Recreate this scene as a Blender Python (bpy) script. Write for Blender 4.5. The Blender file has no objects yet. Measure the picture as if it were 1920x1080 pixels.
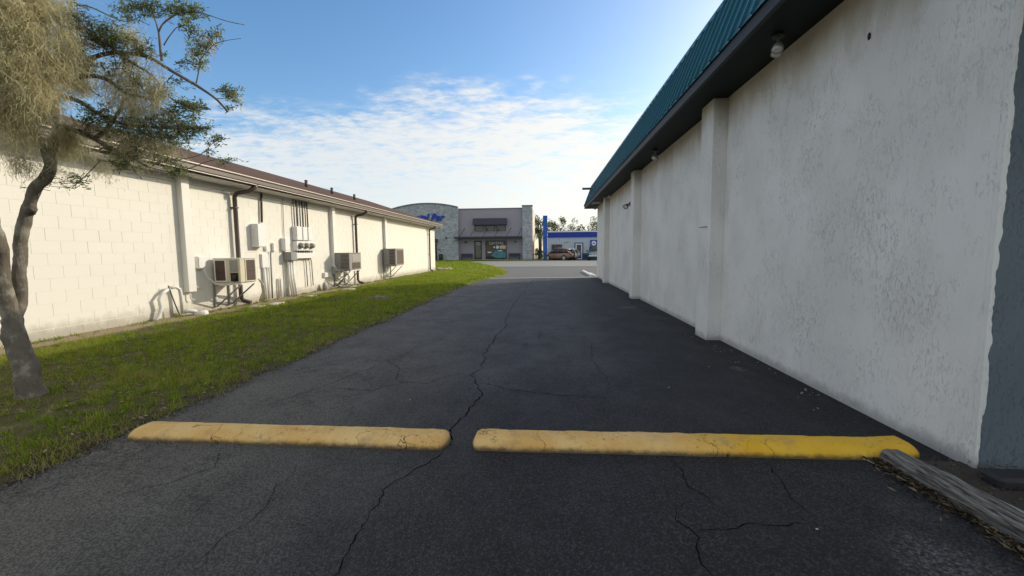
import bpy, math, random
import numpy as np
from mathutils import Vector, Matrix, noise as mnoise
random.seed(7); rng = np.random.default_rng(7)
R = math.radians
scn = bpy.context.scene
COL = scn.collection

# ---------------------------------------------------------------- camera
cam_d = bpy.data.cameras.new('camera'); cam = bpy.data.objects.new('camera', cam_d); COL.objects.link(cam)
scn.camera = cam
cam_d.sensor_width = 36.0; cam_d.lens = 775.0 / 1920.0 * 36.0
cam_d.clip_start = 0.05; cam_d.clip_end = 6000
cam.matrix_world = Matrix(((0.996803, 0.001539, 0.079883, 0.000000), (0.079424, 0.089672, -0.992799, 0.000000), (-0.008692, 0.995970, 0.089263, 1.400000), (0.000000, 0.000000, 0.000000, 1.000000)))

# ---------------------------------------------------------------- sun and sky
SUN_AZ, SUN_EL = R(50.0), R(21.8)           # azimuth clockwise from +Y (up the drive), elevation
SUN_DIR = Vector((math.sin(SUN_AZ) * math.cos(SUN_EL), math.cos(SUN_AZ) * math.cos(SUN_EL), math.sin(SUN_EL)))
sun_d = bpy.data.lights.new('sun', 'SUN'); sun_d.energy = 1.9; sun_d.angle = R(0.5); sun_d.color = (1.0, 0.90, 0.73)
sun = bpy.data.objects.new('sun', sun_d); COL.objects.link(sun)
sun.rotation_euler = (-SUN_DIR).to_track_quat('-Z', 'Y').to_euler(); sun.location = (20, 20, 20)

world = bpy.data.worlds.new('World'); scn.world = world; world.use_nodes = True
def build_world():
    nt = world.node_tree; N = nt.nodes; N.clear(); L = nt.links.new
    def n(t, **k):
        x = N.new(t)
        for a, b in k.items(): setattr(x, a, b)
        return x
    def math_(op, a, b=None, clamp=False):
        m = n('ShaderNodeMath', operation=op, use_clamp=clamp)
        for i, v in enumerate((a, b)):
            if v is None: continue
            if isinstance(v, (int, float)): m.inputs[i].default_value = v
            else: L(v, m.inputs[i])
        return m.outputs[0]
    def ramp(v, a, b, smooth=True):
        m = n('ShaderNodeMapRange'); m.interpolation_type = 'SMOOTHSTEP' if smooth else 'LINEAR'; m.clamp = True
        L(v, m.inputs['Value']); m.inputs['From Min'].default_value = a; m.inputs['From Max'].default_value = b
        return m.outputs[0]
    sky = n('ShaderNodeTexSky', sky_type='NISHITA', sun_disc=False, sun_elevation=SUN_EL, sun_rotation=SUN_AZ)
    sky.air_density = 1.0; sky.dust_density = 1.0; sky.ozone_density = 1.5; sky.altitude = 10
    tc = n('ShaderNodeTexCoord'); sp = n('ShaderNodeSeparateXYZ'); L(tc.outputs['Generated'], sp.inputs[0])
    zc = math_('ADD', math_('MAXIMUM', sp.outputs[2], 0.0), 0.10)
    px = math_('DIVIDE', sp.outputs[0], zc); py = math_('DIVIDE', sp.outputs[1], zc)
    cv = n('ShaderNodeCombineXYZ'); L(px, cv.inputs[0]); L(py, cv.inputs[1])
    # a bank of thin rippled cloud, a round sheet on the cloud layer ahead of the drive
    def noise(scale, detail, rough, stretch=(1, 1, 1), rot=0, dist=0.0, loc=(0, 0, 0)):
        mp = n('ShaderNodeMapping'); L(cv.outputs[0], mp.inputs[0])
        mp.inputs['Scale'].default_value = stretch; mp.inputs['Rotation'].default_value = (0, 0, rot); mp.inputs['Location'].default_value = loc
        t = n('ShaderNodeTexNoise'); L(mp.outputs[0], t.inputs['Vector'])
        t.inputs['Scale'].default_value = scale; t.inputs['Detail'].default_value = detail
        t.inputs['Roughness'].default_value = rough; t.inputs['Distortion'].default_value = dist
        return t.outputs[0]
    CX, CY = -0.80, 5.15
    dx = math_('SUBTRACT', px, CX); dy = math_('SUBTRACT', py, CY)
    d = math_('SQRT', math_('ADD', math_('MULTIPLY', dx, dx), math_('MULTIPLY', dy, dy)))
    big = noise(1.1, 4, 0.6)
    d2 = math_('ADD', d, math_('MULTIPLY', math_('SUBTRACT', big, 0.5), 1.25))
    cover = math_('SUBTRACT', 1.0, ramp(d2, 2.55, 3.35))
    rip = noise(4.2, 7, 0.62, (1.0, 1.5, 1), R(25), 0.35)
    rip2 = noise(11.0, 5, 0.65, (1.0, 1.7, 1), R(-18), 0.2)
    tex = math_('ADD', math_('MULTIPLY', rip, 0.6), math_('MULTIPLY', rip2, 0.4))
    # density: solid inside the bank, broken into ripples at its edge
    dens = math_('ADD', math_('MULTIPLY', cover, 0.66), math_('MULTIPLY', math_('SUBTRACT', tex, 0.45), 3.0))
    dens = math_('MULTIPLY', ramp(dens, 0.0, 0.95), ramp(cover, 0.0, 0.35))
    dens = math_('MULTIPLY', dens, 0.9)
    # unseen broken cloud added overhead and behind, as neutral fill light
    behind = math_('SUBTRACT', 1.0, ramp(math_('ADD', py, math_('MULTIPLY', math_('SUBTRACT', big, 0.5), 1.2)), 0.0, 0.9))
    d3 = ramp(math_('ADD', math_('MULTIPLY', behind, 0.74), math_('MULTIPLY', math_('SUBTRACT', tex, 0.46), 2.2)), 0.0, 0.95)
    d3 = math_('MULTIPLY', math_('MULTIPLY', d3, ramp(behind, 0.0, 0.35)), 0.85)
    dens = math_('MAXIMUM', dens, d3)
    # thin veil low on the horizon all round
    veil = math_('MULTIPLY', math_('SUBTRACT', 1.0, ramp(sp.outputs[2], 0.0, 0.16)), 0.45)
    # cloud brightness rises towards the sun
    sd = n('ShaderNodeVectorMath', operation='DOT_PRODUCT'); L(tc.outputs['Generated'], sd.inputs[0]); sd.inputs[1].default_value = SUN_DIR
    glow = ramp(sd.outputs['Value'], 0.2, 1.0)
    cc = n('ShaderNodeMix', data_type='RGBA'); L(glow, cc.inputs['Factor'])
    cc.inputs['A'].default_value = (4.0, 4.15, 4.2, 1); cc.inputs['B'].default_value = (5.4, 5.15, 4.5, 1)
    vm = n('ShaderNodeMix', data_type='RGBA'); L(veil, vm.inputs['Factor']); hs = n('ShaderNodeHueSaturation'); hs.inputs['Saturation'].default_value = 1.24; L(sky.outputs[0], hs.inputs['Color']); L(hs.outputs[0], vm.inputs['A']); L(cc.outputs['Result'], vm.inputs['B'])
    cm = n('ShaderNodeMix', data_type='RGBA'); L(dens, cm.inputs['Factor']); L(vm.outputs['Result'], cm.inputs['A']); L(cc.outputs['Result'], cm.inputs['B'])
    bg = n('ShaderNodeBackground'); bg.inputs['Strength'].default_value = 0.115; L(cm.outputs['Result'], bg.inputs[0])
    out = n('ShaderNodeOutputWorld'); L(bg.outputs[0], out.inputs[0])
build_world()
scn.view_settings.view_transform = 'Standard'; scn.view_settings.look = 'None'
scn.view_settings.exposure = 0.85; scn.view_settings.gamma = 1.0; scn.view_settings.use_curve_mapping = False

# ---------------------------------------------------------------- mesh helpers
class MB:
    def __init__(s): s.v = []; s.f = []; s.sm = []
    def add(s, vs, fs, smooth=False):
        o = len(s.v); s.v.extend([tuple(p) for p in vs]); s.f.extend([tuple(i + o for i in f) for f in fs]); s.sm.extend([smooth] * len(fs)); return s
    def box(s, x0, x1, y0, y1, z0, z1, bev=0.0):
        if bev <= 0:
            v = [(x0,y0,z0),(x1,y0,z0),(x1,y1,z0),(x0,y1,z0),(x0,y0,z1),(x1,y0,z1),(x1,y1,z1),(x0,y1,z1)]
            return s.add(v, [(0,3,2,1),(4,5,6,7),(0,1,5,4),(1,2,6,5),(2,3,7,6),(3,0,4,7)])
        b = min(bev, .49*abs(x1-x0), .49*abs(y1-y0), .49*abs(z1-z0)); v = []; 
        for z, i in ((z0, b), (z0+b, 0), (z1-b, 0), (z1, b)):
            v += [(x0+i+b*(i==0), y0+i, z), (x1-i-b*(i==0), y0+i, z), (x1-i, y0+i+b*(i==0), z), (x1-i, y1-i-b*(i==0), z),
                  (x1-i-b*(i==0), y1-i, z), (x0+i+b*(i==0), y1-i, z), (x0+i, y1-i-b*(i==0), z), (x0+i, y0+i+b*(i==0), z)]
        f = [tuple(range(7, -1, -1)), tuple(range(24, 32))]
        for k in range(3):
            for j in range(8):
                f.append((k*8+j, k*8+(j+1) % 8, k*8+8+(j+1) % 8, k*8+8+j))
        return s.add(v, f)
    def prism(s, poly, axis, a, b):
        """poly: 2-D outline; extruded from a to b along axis ('x': poly=(y,z), 'y': poly=(x,z), 'z': poly=(x,y))"""
        def p(q, t): return {'x': (t, q[0], q[1]), 'y': (q[0], t, q[1]), 'z': (q[0], q[1], t)}[axis]
        n = len(poly); v = [p(q, a) for q in poly] + [p(q, b) for q in poly]
        f = [tuple(range(n)), tuple(range(2*n-1, n-1, -1))] + [(i, i+n, (i+1) % n+n, (i+1) % n) for i in range(n)]
        return s.add(v, f)
    def tube(s, pts, rad, n=8, cap=True, wob=0.0):
        pts = [Vector(p) for p in pts]; rr = rad if isinstance(rad, (list, tuple)) else [rad]*len(pts)
        o = len(s.v); up = None
        for i, p in enumerate(pts):
            t = (pts[min(i+1, len(pts)-1)] - pts[max(i-1, 0)]).normalized()
            if up is None: up = Vector((0, 0, 1)) if abs(t.z) < .9 else Vector((1, 0, 0))
            a = t.cross(up); a = a.normalized() if a.length > 1e-6 else t.orthogonal().normalized()
            b = a.cross(t).normalized(); up = b
            for k in range(n):
                an = 2*math.pi*k/n; r = rr[i]
                if wob: r *= 1 + wob*(mnoise.noise(Vector((p.x*9+math.cos(an)*1.3, p.y*9+math.sin(an)*1.3, p.z*9)))+.6*mnoise.noise(Vector((math.cos(an)*3.1, math.sin(an)*3.1, p.z*21))))
                s.v.append(tuple(p + a*math.cos(an)*r + b*math.sin(an)*r))
        for i in range(len(pts)-1):
            for k in range(n):
                s.f.append((o+i*n+k, o+i*n+(k+1) % n, o+(i+1)*n+(k+1) % n, o+(i+1)*n+k)); s.sm.append(True)
        if cap:
            s.f.append(tuple(o+k for k in range(n-1, -1, -1))); s.sm.append(False)
            e = o+(len(pts)-1)*n; s.f.append(tuple(e+k for k in range(n))); s.sm.append(False)
        return s
    def cyl(s, a, b, r, n=12, r2=None): return s.tube([a, b], [r, r if r2 is None else r2], n)
    def blob(s, c, r, seed=0, amp=.25, sub=2, sq=(1, 1, 1)):
        import bmesh
        bm = bmesh.new(); bmesh.ops.create_icosphere(bm, subdivisions=sub, radius=1)
        vs = []
        for v in bm.verts:
            k = 1 + amp*mnoise.noise(v.co*1.7 + Vector((seed*3.1, seed*1.7, seed)))
            vs.append((c[0]+v.co.x*r*sq[0]*k, c[1]+v.co.y*r*sq[1]*k, c[2]+v.co.z*r*sq[2]*k))
        s.add(vs, [tuple(v.index for v in f.verts) for f in bm.faces], True); bm.free(); return s
    def build(s, name, mat, parent=None, **props):
        off = Vector((0, 0, 0)); q = parent
        while q is not None: off += q.location; q = q.parent
        me = bpy.data.meshes.new(name)
        me.from_pydata([(a-off.x, b-off.y, c-off.z) for a, b, c in s.v], [], s.f)
        me.polygons.foreach_set('use_smooth', s.sm); me.update()
        return link(name, me, mat, parent, **props)
def link(name, me, mat, parent=None, **props):
    ob = bpy.data.objects.new(name, me)
    if mat is not None and len(me.materials) == 0: me.materials.append(mat)
    if parent is not None: ob.parent = parent
    COL.objects.link(ob)
    for k, v in props.items(): ob[k] = v
    return ob
def thing(name, loc, label, cat, group=None):
    o = bpy.data.objects.new(name, None); o.location = loc; o.empty_display_size = .1; COL.objects.link(o)
    return tag(o, label, cat, group)
def tag(o, label, cat, group=None):
    o['label'] = label; o['category'] = cat
    if group: o['group'] = group
    return o
def np_mesh(name, verts, faces_n, loops, mat, attr=None, parent=None, **props):
    """verts (N,3); every face has faces_n corners; loops flat index array"""
    me = bpy.data.meshes.new(name); nf = len(loops)//faces_n; q = parent
    while q is not None: verts = verts - np.array(q.location); q = q.parent
    me.vertices.add(len(verts)); me.vertices.foreach_set('co', np.ascontiguousarray(verts, dtype=np.float32).ravel())
    me.loops.add(len(loops)); me.loops.foreach_set('vertex_index', np.ascontiguousarray(loops, dtype=np.int32))
    me.polygons.add(nf); me.polygons.foreach_set('loop_start', np.arange(0, nf*faces_n, faces_n, dtype=np.int32))
    me.update(calc_edges=True)
    if attr is not None:
        a = me.attributes.new('tint', 'FLOAT', 'POINT'); a.data.foreach_set('value', np.ascontiguousarray(attr, dtype=np.float32))
    return link(name, me, mat, parent, **props)

# ---------------------------------------------------------------- materials
def lin(c): return tuple(((x/255)/12.92 if x/255 <= .04045 else ((x/255+.055)/1.055)**2.4) for x in c)
class Mat:
    def __init__(s, name):
        s.m = bpy.data.materials.new(name); s.m.use_nodes = True; s.nt = s.m.node_tree; s.N = s.nt.nodes
        s.N.clear(); s.out = s.n('ShaderNodeOutputMaterial'); s.p = s.n('ShaderNodeBsdfPrincipled'); s.L(s.p.outputs[0], s.out.inputs[0])
        s.geo = s.n('ShaderNodeNewGeometry'); s.pos = s.geo.outputs['Position']
    def n(s, t, **k):
        x = s.N.new(t)
        for a, b in k.items(): setattr(x, a, b)
        return x
    def L(s, a, b): s.nt.links.new(a, b)
    def val(s, sock, v):
        if isinstance(v, (int, float)): sock.default_value = v
        elif isinstance(v, tuple): sock.default_value = v if len(v) == 4 or sock.type == 'VECTOR' else (*v, 1)
        else: s.L(v, sock)
    def math(s, op, a, b=0.0, clamp=False):
        m = s.n('ShaderNodeMath', operation=op, use_clamp=clamp); s.val(m.inputs[0], a); s.val(m.inputs[1], b); return m.outputs[0]
    def noise(s, scale, detail=4, rough=.55, st=(1, 1, 1), dist=0, loc=(0, 0, 0), vec=None):
        mp = s.n('ShaderNodeMapping'); s.L(vec or s.pos, mp.inputs[0]); mp.inputs['Scale'].default_value = st; mp.inputs['Location'].default_value = loc
        t = s.n('ShaderNodeTexNoise'); s.L(mp.outputs[0], t.inputs['Vector'])
        t.inputs['Scale'].default_value = scale; t.inputs['Detail'].default_value = detail; t.inputs['Roughness'].default_value = rough; t.inputs['Distortion'].default_value = dist
        return t.outputs[0]
    def voro(s, scale, feature='F1', st=(1, 1, 1), vec=None, rnd=1.0):
        mp = s.n('ShaderNodeMapping'); s.L(vec or s.pos, mp.inputs[0]); mp.inputs['Scale'].default_value = st
        t = s.n('ShaderNodeTexVoronoi', feature=feature); s.L(mp.outputs[0], t.inputs['Vector']); t.inputs['Scale'].default_value = scale
        t.inputs['Randomness'].default_value = rnd
        return t
    def rng(s, v, a, b, c=0.0, d=1.0, smooth=True):
        m = s.n('ShaderNodeMapRange', interpolation_type='SMOOTHSTEP' if smooth else 'LINEAR'); m.clamp = True
        s.val(m.inputs['Value'], v)
        for k, x in (('From Min', a), ('From Max', b), ('To Min', c), ('To Max', d)): m.inputs[k].default_value = x
        return m.outputs[0]
    def mix(s, f, a, b, blend='MIX'):
        m = s.n('ShaderNodeMix', data_type='RGBA', blend_type=blend); s.val(m.inputs['Factor'], f); s.val(m.inputs['A'], a); s.val(m.inputs['B'], b); return m.outputs['Result']
    def sep(s, v=None):
        x = s.n('ShaderNodeSeparateXYZ'); s.L(v or s.pos, x.inputs[0]); return x.outputs
    def bump(s, h, strength=.5, dist=.01, normal=None):
        b = s.n('ShaderNodeBump'); b.inputs['Strength'].default_value = strength; b.inputs['Distance'].default_value = dist; s.L(h, b.inputs['Height'])
        if normal is not None: s.L(normal, b.inputs['Normal'])
        s.L(b.outputs[0], s.p.inputs['Normal']); return b.outputs[0]
    def set(s, color=None, rough=None, metal=None, spec=None, trans=None):
        if color is not None: s.val(s.p.inputs['Base Color'], color)
        if rough is not None: s.val(s.p.inputs['Roughness'], rough)
        if metal is not None: s.val(s.p.inputs['Metallic'], metal)
        if spec is not None: s.val(s.p.inputs['Specular IOR Level'], spec)
        return s
def paint(name, c, rough=.6, var=.12, scale=3.0, bump=0.0, bscale=60, metal=0.0, spec=.4, dirt=None, dirt_amt=.3):
    k = Mat(name); a = tuple(max(0, x*(1-var)) for x in c); b = tuple(min(1, x*(1+var)) for x in c)
    col = k.mix(k.noise(scale, 5, .6), a, b)
    if dirt is not None:
        col = k.mix(k.math('MULTIPLY', k.rng(k.noise(scale*2.3, 6, .7, loc=(3, 5, 1)), .48, .75), dirt_amt), col, dirt)
    k.set(col, rough, metal, spec)
    if bump: k.bump(k.noise(bscale, 4, .6), bump, .006)
    return k.m

M = {}
def make_materials():
    # white stucco: skip-trowel relief, clusters of short vertical gouges
    def stucco(name, c1, c2, cdirt, stain):
        k = Mat(name); x, y, z = k.sep()
        broad = k.noise(1.6, 3, .5, (1, 1, .8)); patch = k.rng(k.noise(1.9, 6, .68, (1, 1, .7), loc=(4, 1, 7)), .40, .68)
        drag = k.noise(40, 7, .64, (1, 1, .36), 1.3); drag2 = k.noise(60, 4, .6, (1, 1, .42), .5, loc=(2, 9, 3))
        groove = k.rng(drag, .55, .60); groove = k.math('MULTIPLY', groove, patch)
        groove2 = k.math('MULTIPLY', k.rng(drag2, .57, .66), k.rng(k.noise(5, 3, .5, loc=(8, 8, 2)), .45, .62))
        fine = k.noise(140, 3, .6)
        h = k.math('SUBTRACT', k.math('ADD', k.math('MULTIPLY', k.noise(9, 5, .6, (1, 1, .5), .4), .9), k.math('MULTIPLY', fine, .12)), k.math('ADD', k.math('MULTIPLY', groove, .85), k.math('MULTIPLY', groove2, .4)))
        col = k.mix(k.rng(broad, .35, .65), c1, c2)
        col = k.mix(k.math('MULTIPLY', k.math('ADD', k.math('MULTIPLY', groove, .20), k.math('MULTIPLY', groove2, .16)), 1.0, True), col, cdirt)
        if stain:
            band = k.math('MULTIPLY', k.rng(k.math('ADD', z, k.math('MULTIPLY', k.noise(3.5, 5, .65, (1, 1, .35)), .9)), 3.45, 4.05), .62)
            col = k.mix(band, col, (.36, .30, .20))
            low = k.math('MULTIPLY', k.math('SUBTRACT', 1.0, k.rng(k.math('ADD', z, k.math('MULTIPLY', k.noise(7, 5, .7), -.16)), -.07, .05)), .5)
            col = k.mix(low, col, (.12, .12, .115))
        k.set(col, .85, spec=.25); k.bump(h, .7, .008); return k.m
    M['stucco'] = stucco('white stucco', (.69, .68, .66), (.76, .75, .73), (.25, .24, .225), True)
    M['slate'] = stucco('slate blue stucco', (.115, .145, .165), (.14, .17, .19), (.06, .08, .09), False)
    # painted blocks
    k = Mat('cream painted block'); oi = k.n('ShaderNodeObjectInfo')
    x, y, z = k.sep()
    col = k.mix(k.noise(1.4, 4, .6), (.71, .685, .605), (.765, .74, .665))
    col = k.mix(k.math('MULTIPLY', oi.outputs['Random'], .35), col, (.765, .74, .665))
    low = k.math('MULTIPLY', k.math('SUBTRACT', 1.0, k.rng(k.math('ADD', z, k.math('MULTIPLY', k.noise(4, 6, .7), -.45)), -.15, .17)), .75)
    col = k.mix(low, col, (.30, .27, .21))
    col = k.mix(k.math('MULTIPLY', k.rng(k.noise(3.0, 6, .7, (1, 1, .3), loc=(9, 2, 2)), .58, .78), .22), col, (.50, .46, .38))
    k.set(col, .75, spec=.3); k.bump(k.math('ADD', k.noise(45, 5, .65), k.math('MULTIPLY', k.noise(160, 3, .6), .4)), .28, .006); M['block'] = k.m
    M['mortar'] = paint('painted mortar', (.71, .685, .605), .85, .08, 4)
    M['cream'] = paint('cream trim paint', (.74, .72, .66), .6, .06, 3, .15, 40)
    M['soffit_cream'] = paint('aged cream soffit', (.52, .50, .45), .7, .1, 3)
    M['brown'] = paint('dark brown metal', (.075, .052, .042), .45, .15, 4, spec=.5)
    M['sunlit_lip'] = paint('sunlit tan gutter lip', (.62, .52, .42), .4, .1, 5, spec=.5)  # sunlight catching the brown gutter's lips, put into a tan colour
    M['shingle'] = shingle_mat()
    M['teal'] = paint('teal painted steel', (.012, .112, .160), .38, .14, 1.5, spec=.5, dirt=(.05, .12, .12), dirt_amt=.25)
    M['fascia'] = paint('dark grey fascia', (.030, .033, .037), .6, .12, 3)
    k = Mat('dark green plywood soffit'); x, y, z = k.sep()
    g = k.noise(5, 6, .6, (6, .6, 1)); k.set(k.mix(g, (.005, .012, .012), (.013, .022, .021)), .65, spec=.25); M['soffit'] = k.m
    M['grey_metal'] = paint('weathered grey metal', (.25, .25, .245), .5, .12, 6, metal=.1, dirt=(.2, .17, .13), dirt_amt=.35)
    M['dark_metal'] = paint('dark metal', (.03, .03, .032), .5, .15, 8)
    M['beige_metal'] = paint('beige enamel', (.62, .56, .40), .5, .08, 6, dirt=(.3, .22, .12), dirt_amt=.3)
    M['white_paint'] = paint('white enamel', (.74, .73, .70), .5, .06, 6, dirt=(.45, .40, .33), dirt_amt=.25)
    M['pvc'] = paint('white plastic pipe', (.70, .69, .64), .45, .06, 9, dirt=(.3, .28, .2), dirt_amt=.35)
    k = Mat('rusty coil fins'); x, y, z = k.sep()
    wv = k.n('ShaderNodeTexWave', wave_type='BANDS', bands_direction='Z'); k.L(k.pos, wv.inputs[0]); wv.inputs['Scale'].default_value = 22
    k.set(k.mix(k.noise(9, 5, .6), (.045, .030, .024), (.13, .075, .05)), .7); k.bump(wv.outputs[1], .5, .004); M['coil'] = k.m
    M['glass_dark'] = paint('dark glass', (.012, .014, .017), .06, .1, 2, spec=.6)
    M['glass_warm'] = paint('window glass with blinds', (.10, .11, .085), .12, .25, 1.5, spec=.5)
    M['meter_glass'] = paint('meter cover', (.28, .29, .22), .15, .3, 30, spec=.6)
    # yellow curb paint, worn and cracked
    def yellow(name, c1, c2, worn, d1=None, d2=None):
        k = Mat(name)
        v2 = k.n('ShaderNodeVectorMath', operation='ADD'); nz = k.n('ShaderNodeTexNoise'); nz.inputs['Scale'].default_value = 8; nz.inputs['Detail'].default_value = 6
        k.L(k.pos, nz.inputs['Vector']); sc = k.n('ShaderNodeVectorMath', operation='SCALE'); k.L(nz.outputs['Color'], sc.inputs[0]); sc.inputs['Scale'].default_value = .22
        k.L(k.pos, v2.inputs[0]); k.L(sc.outputs[0], v2.inputs[1])
        cr = k.voro(4.2, 'DISTANCE_TO_EDGE', vec=v2.outputs[0])
        x, y, z = k.sep()
        crack = k.math('MULTIPLY', k.math('SUBTRACT', 1.0, k.rng(cr.outputs['Distance'], .0, .014)), k.rng(k.noise(2.2, 3, .5), .52, .66))
        col = k.mix(k.rng(k.noise(3, 5, .65), .35, .65), c1, c2)
        if d1: col = k.mix(k.rng(k.math('ADD', x, k.math('MULTIPLY', k.math('SUBTRACT', k.noise(4, 5, .7), .5), .8)), .75, 1.45), col, k.mix(k.rng(k.noise(3, 5, .65), .35, .65), d1, d2))
        pits = k.rng(k.noise(34, 5, .7), .56, .68); pits = k.math('MULTIPLY', pits, k.rng(k.noise(3, 4, .6, loc=(5, 5, 5)), .42, .65))
        col = k.mix(k.math('MULTIPLY', pits, .85), col, (.17, .13, .09))
        col = k.mix(k.math('MULTIPLY', k.rng(k.noise(5, 6, .7, loc=(7, 1, 0)), .52, .70), .6), col, worn)
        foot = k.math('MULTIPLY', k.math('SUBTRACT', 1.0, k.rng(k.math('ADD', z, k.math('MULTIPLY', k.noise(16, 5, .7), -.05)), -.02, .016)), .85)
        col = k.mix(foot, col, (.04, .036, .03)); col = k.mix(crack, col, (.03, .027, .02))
        k.set(col, .72, spec=.3)
        k.bump(k.math('SUBTRACT', k.math('ADD', k.noise(30, 5, .6), k.math('MULTIPLY', k.noise(120, 3, .6), .35)), k.math('MULTIPLY', crack, 1.4)), .9, .009); return k.m
    M['yellow_faded'] = yellow('faded tan yellow curb paint', (.66, .39, .115), (.74, .50, .20), (.34, .245, .13))
    M['yellow'] = yellow('yellow curb paint, brighter at the wall', (.66, .39, .115), (.74, .50, .20), (.34, .245, .13), (.70, .40, .022), (.75, .46, .045))
    M['asphalt'] = asphalt_mat()
    k = Mat('road asphalt'); col = k.mix(k.noise(.5, 5, .6), (.105, .104, .102), (.155, .152, .148)); col = k.mix(k.math('MULTIPLY', k.noise(90, 3, .7), .5), col, (.2, .2, .19))
    k.set(col, .85, spec=.2); M['road'] = k.m
    M['crack'] = paint('crack bottom', (.006, .006, .007), .9, .3, 20, spec=.05)
    M['concrete'] = paint('pale concrete', (.46, .43, .37), .85, .12, 2.5, .3, 50)
    M['soil'] = soil_mat()
    k = Mat('grass blade'); a = k.n('ShaderNodeAttribute', attribute_name='tint'); lowf = k.noise(1.2, 4, .6)
    r = k.n('ShaderNodeValToRGB'); k.L(a.outputs['Fac'], r.inputs[0]); e = r.color_ramp.elements
    e[0].position = 0; e[0].color = (.070, .115, .012, 1); e[1].position = 1; e[1].color = (.36, .29, .13, 1)
    for p_, c_ in ((.35, (.16, .24, .018, 1)), (.62, (.27, .35, .028, 1)), (.8, (.36, .35, .065, 1))): q = e.new(p_); q.color = c_
    k.set(k.mix(k.rng(lowf, .4, .65), r.outputs[0], (.155, .185, .028), 'MIX') if False else r.outputs[0], .6, spec=.15)
    tr = k.n('ShaderNodeBsdfTranslucent'); k.L(r.outputs[0], tr.inputs[0]); ms = k.n('ShaderNodeMixShader'); ms.inputs[0].default_value = .55
    k.L(k.p.outputs[0], ms.inputs[1]); k.L(tr.outputs[0], ms.inputs[2]); k.L(ms.outputs[0], k.out.inputs[0]); M['grass'] = k.m
    def leafy(name, cols, trans=.35, rough=.5, spec=.3):
        k = Mat(name); a = k.n('ShaderNodeAttribute', attribute_name='tint'); r = k.n('ShaderNodeValToRGB'); k.L(a.outputs['Fac'], r.inputs[0]); e = r.color_ramp.elements
        e[0].color = (*cols[0], 1); e[1].color = (*cols[-1], 1)
        for i, c in enumerate(cols[1:-1]): q = e.new((i+1)/(len(cols)-1)); q.color = (*c, 1)
        k.set(r.outputs[0], rough, spec=spec); tr = k.n('ShaderNodeBsdfTranslucent'); k.L(r.outputs[0], tr.inputs[0]); ms = k.n('ShaderNodeMixShader'); ms.inputs[0].default_value = trans
        k.L(k.p.outputs[0], ms.inputs[1]); k.L(tr.outputs[0], ms.inputs[2]); k.L(ms.outputs[0], k.out.inputs[0]); return k.m
    M['oak_leaf'] = leafy('oak leaf', [(.07, .11, .03), (.15, .21, .05), (.25, .30, .085), (.42, .43, .16)], .6)
    M['far_leaf'] = leafy('far foliage', [(.035, .055, .018), (.065, .090, .026), (.11, .135, .04), (.17, .175, .06)], .35)
    M['palm_leaf'] = leafy('palm frond', [(.06, .085, .02), (.13, .15, .045), (.20, .19, .07)], .35)
    M['moss'] = leafy('spanish moss', [(.36, .34, .22), (.53, .49, .32), (.67, .62, .40), (.77, .70, .44)], .6, .8, .1)
    M['litter'] = leafy('dry leaves', [(.05, .035, .02), (.12, .085, .05), (.20, .15, .09), (.33, .27, .17)], .1, .8, .15)
    M['duff'] = leafy('dark duff', [(.012, .010, .008), (.035, .027, .019), (.075, .055, .036), (.19, .15, .10)], .05, .85, .1)
    k = Mat('oak bark'); nz = k.noise(9, 6, .65, (1, 1, .35), .6); lich = k.rng(k.noise(5, 5, .65, loc=(2, 2, 2)), .46, .62)
    col = k.mix(nz, (.05, .042, .034), (.25, .215, .17)); col = k.mix(k.math('MULTIPLY', lich, .6), col, (.38, .36, .29))
    k.set(col, .9, spec=.15); k.bump(k.math('ADD', nz, k.math('MULTIPLY', k.noise(40, 5, .7, (1, 1, .4)), .6)), .9, .018); M['bark'] = k.m
    k = Mat('weathered grey timber'); g = k.noise(7, 7, .65, (7, .35, 7), .4); g2 = k.noise(30, 5, .6, (6, .3, 6))
    col = k.mix(k.rng(g, .35, .65), (.105, .098, .090), (.30, .29, .27)); col = k.mix(k.math('MULTIPLY', k.rng(g2, .52, .62), .75), col, (.03, .027, .024))
    k.set(col, .88, spec=.2); k.bump(k.math('SUBTRACT', g, k.rng(g2, .5, .64)), .8, .012); M['timber'] = k.m
    k = Mat('stone veneer'); v = k.voro(2.6, 'F1', (1, 1, 2.2)); ve = k.voro(2.6, 'DISTANCE_TO_EDGE', (1, 1, 2.2))
    c = k.n('ShaderNodeSeparateColor'); k.L(v.outputs['Color'], c.inputs[0])
    col = k.mix(c.outputs[0], (.33, .36, .40), (.52, .54, .56)); col = k.mix(k.math('MULTIPLY', k.rng(c.outputs[1], .8, .9), .5), col, (.22, .24, .28))
    col = k.mix(k.math('SUBTRACT', 1.0, k.rng(ve.outputs['Distance'], .0, .05)), col, (.42, .44, .46)); k.set(col, .85, spec=.2)
    k.bump(k.rng(ve.outputs['Distance'], 0, .12), .8, .05); M['stone'] = k.m
    M['mauve'] = paint('grey mauve render', (.32, .30, .335), .85, .06, .6, .2, 20)
    M['mauve_dark'] = paint('charcoal awning', (.045, .047, .065), .7, .1, 1)
    M['coping'] = paint('grey coping', (.17, .18, .20), .7, .1, 1)
    M['tan_side'] = paint('pale tan side wall', (.62, .53, .42), .8, .06, .8)
    M['sign_blue'] = paint('blue sign letters', (.008, .045, .40), .4, .05, 2)
    M['royal'] = paint('royal blue paint', (.010, .040, .33), .5, .08, .8)
    M['pylon'] = paint('blue sign pylon', (.010, .10, .42), .45, .1, .8)
    M['shop_wall'] = paint('pale blue grey block wall', (.46, .50, .54), .8, .07, .7)
    M['shop_teal'] = paint('dark teal trim', (.02, .07, .11), .6, .1, 1)
    M['text_white'] = paint('white lettering', (.72, .74, .76), .6, .03, 2)
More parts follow.
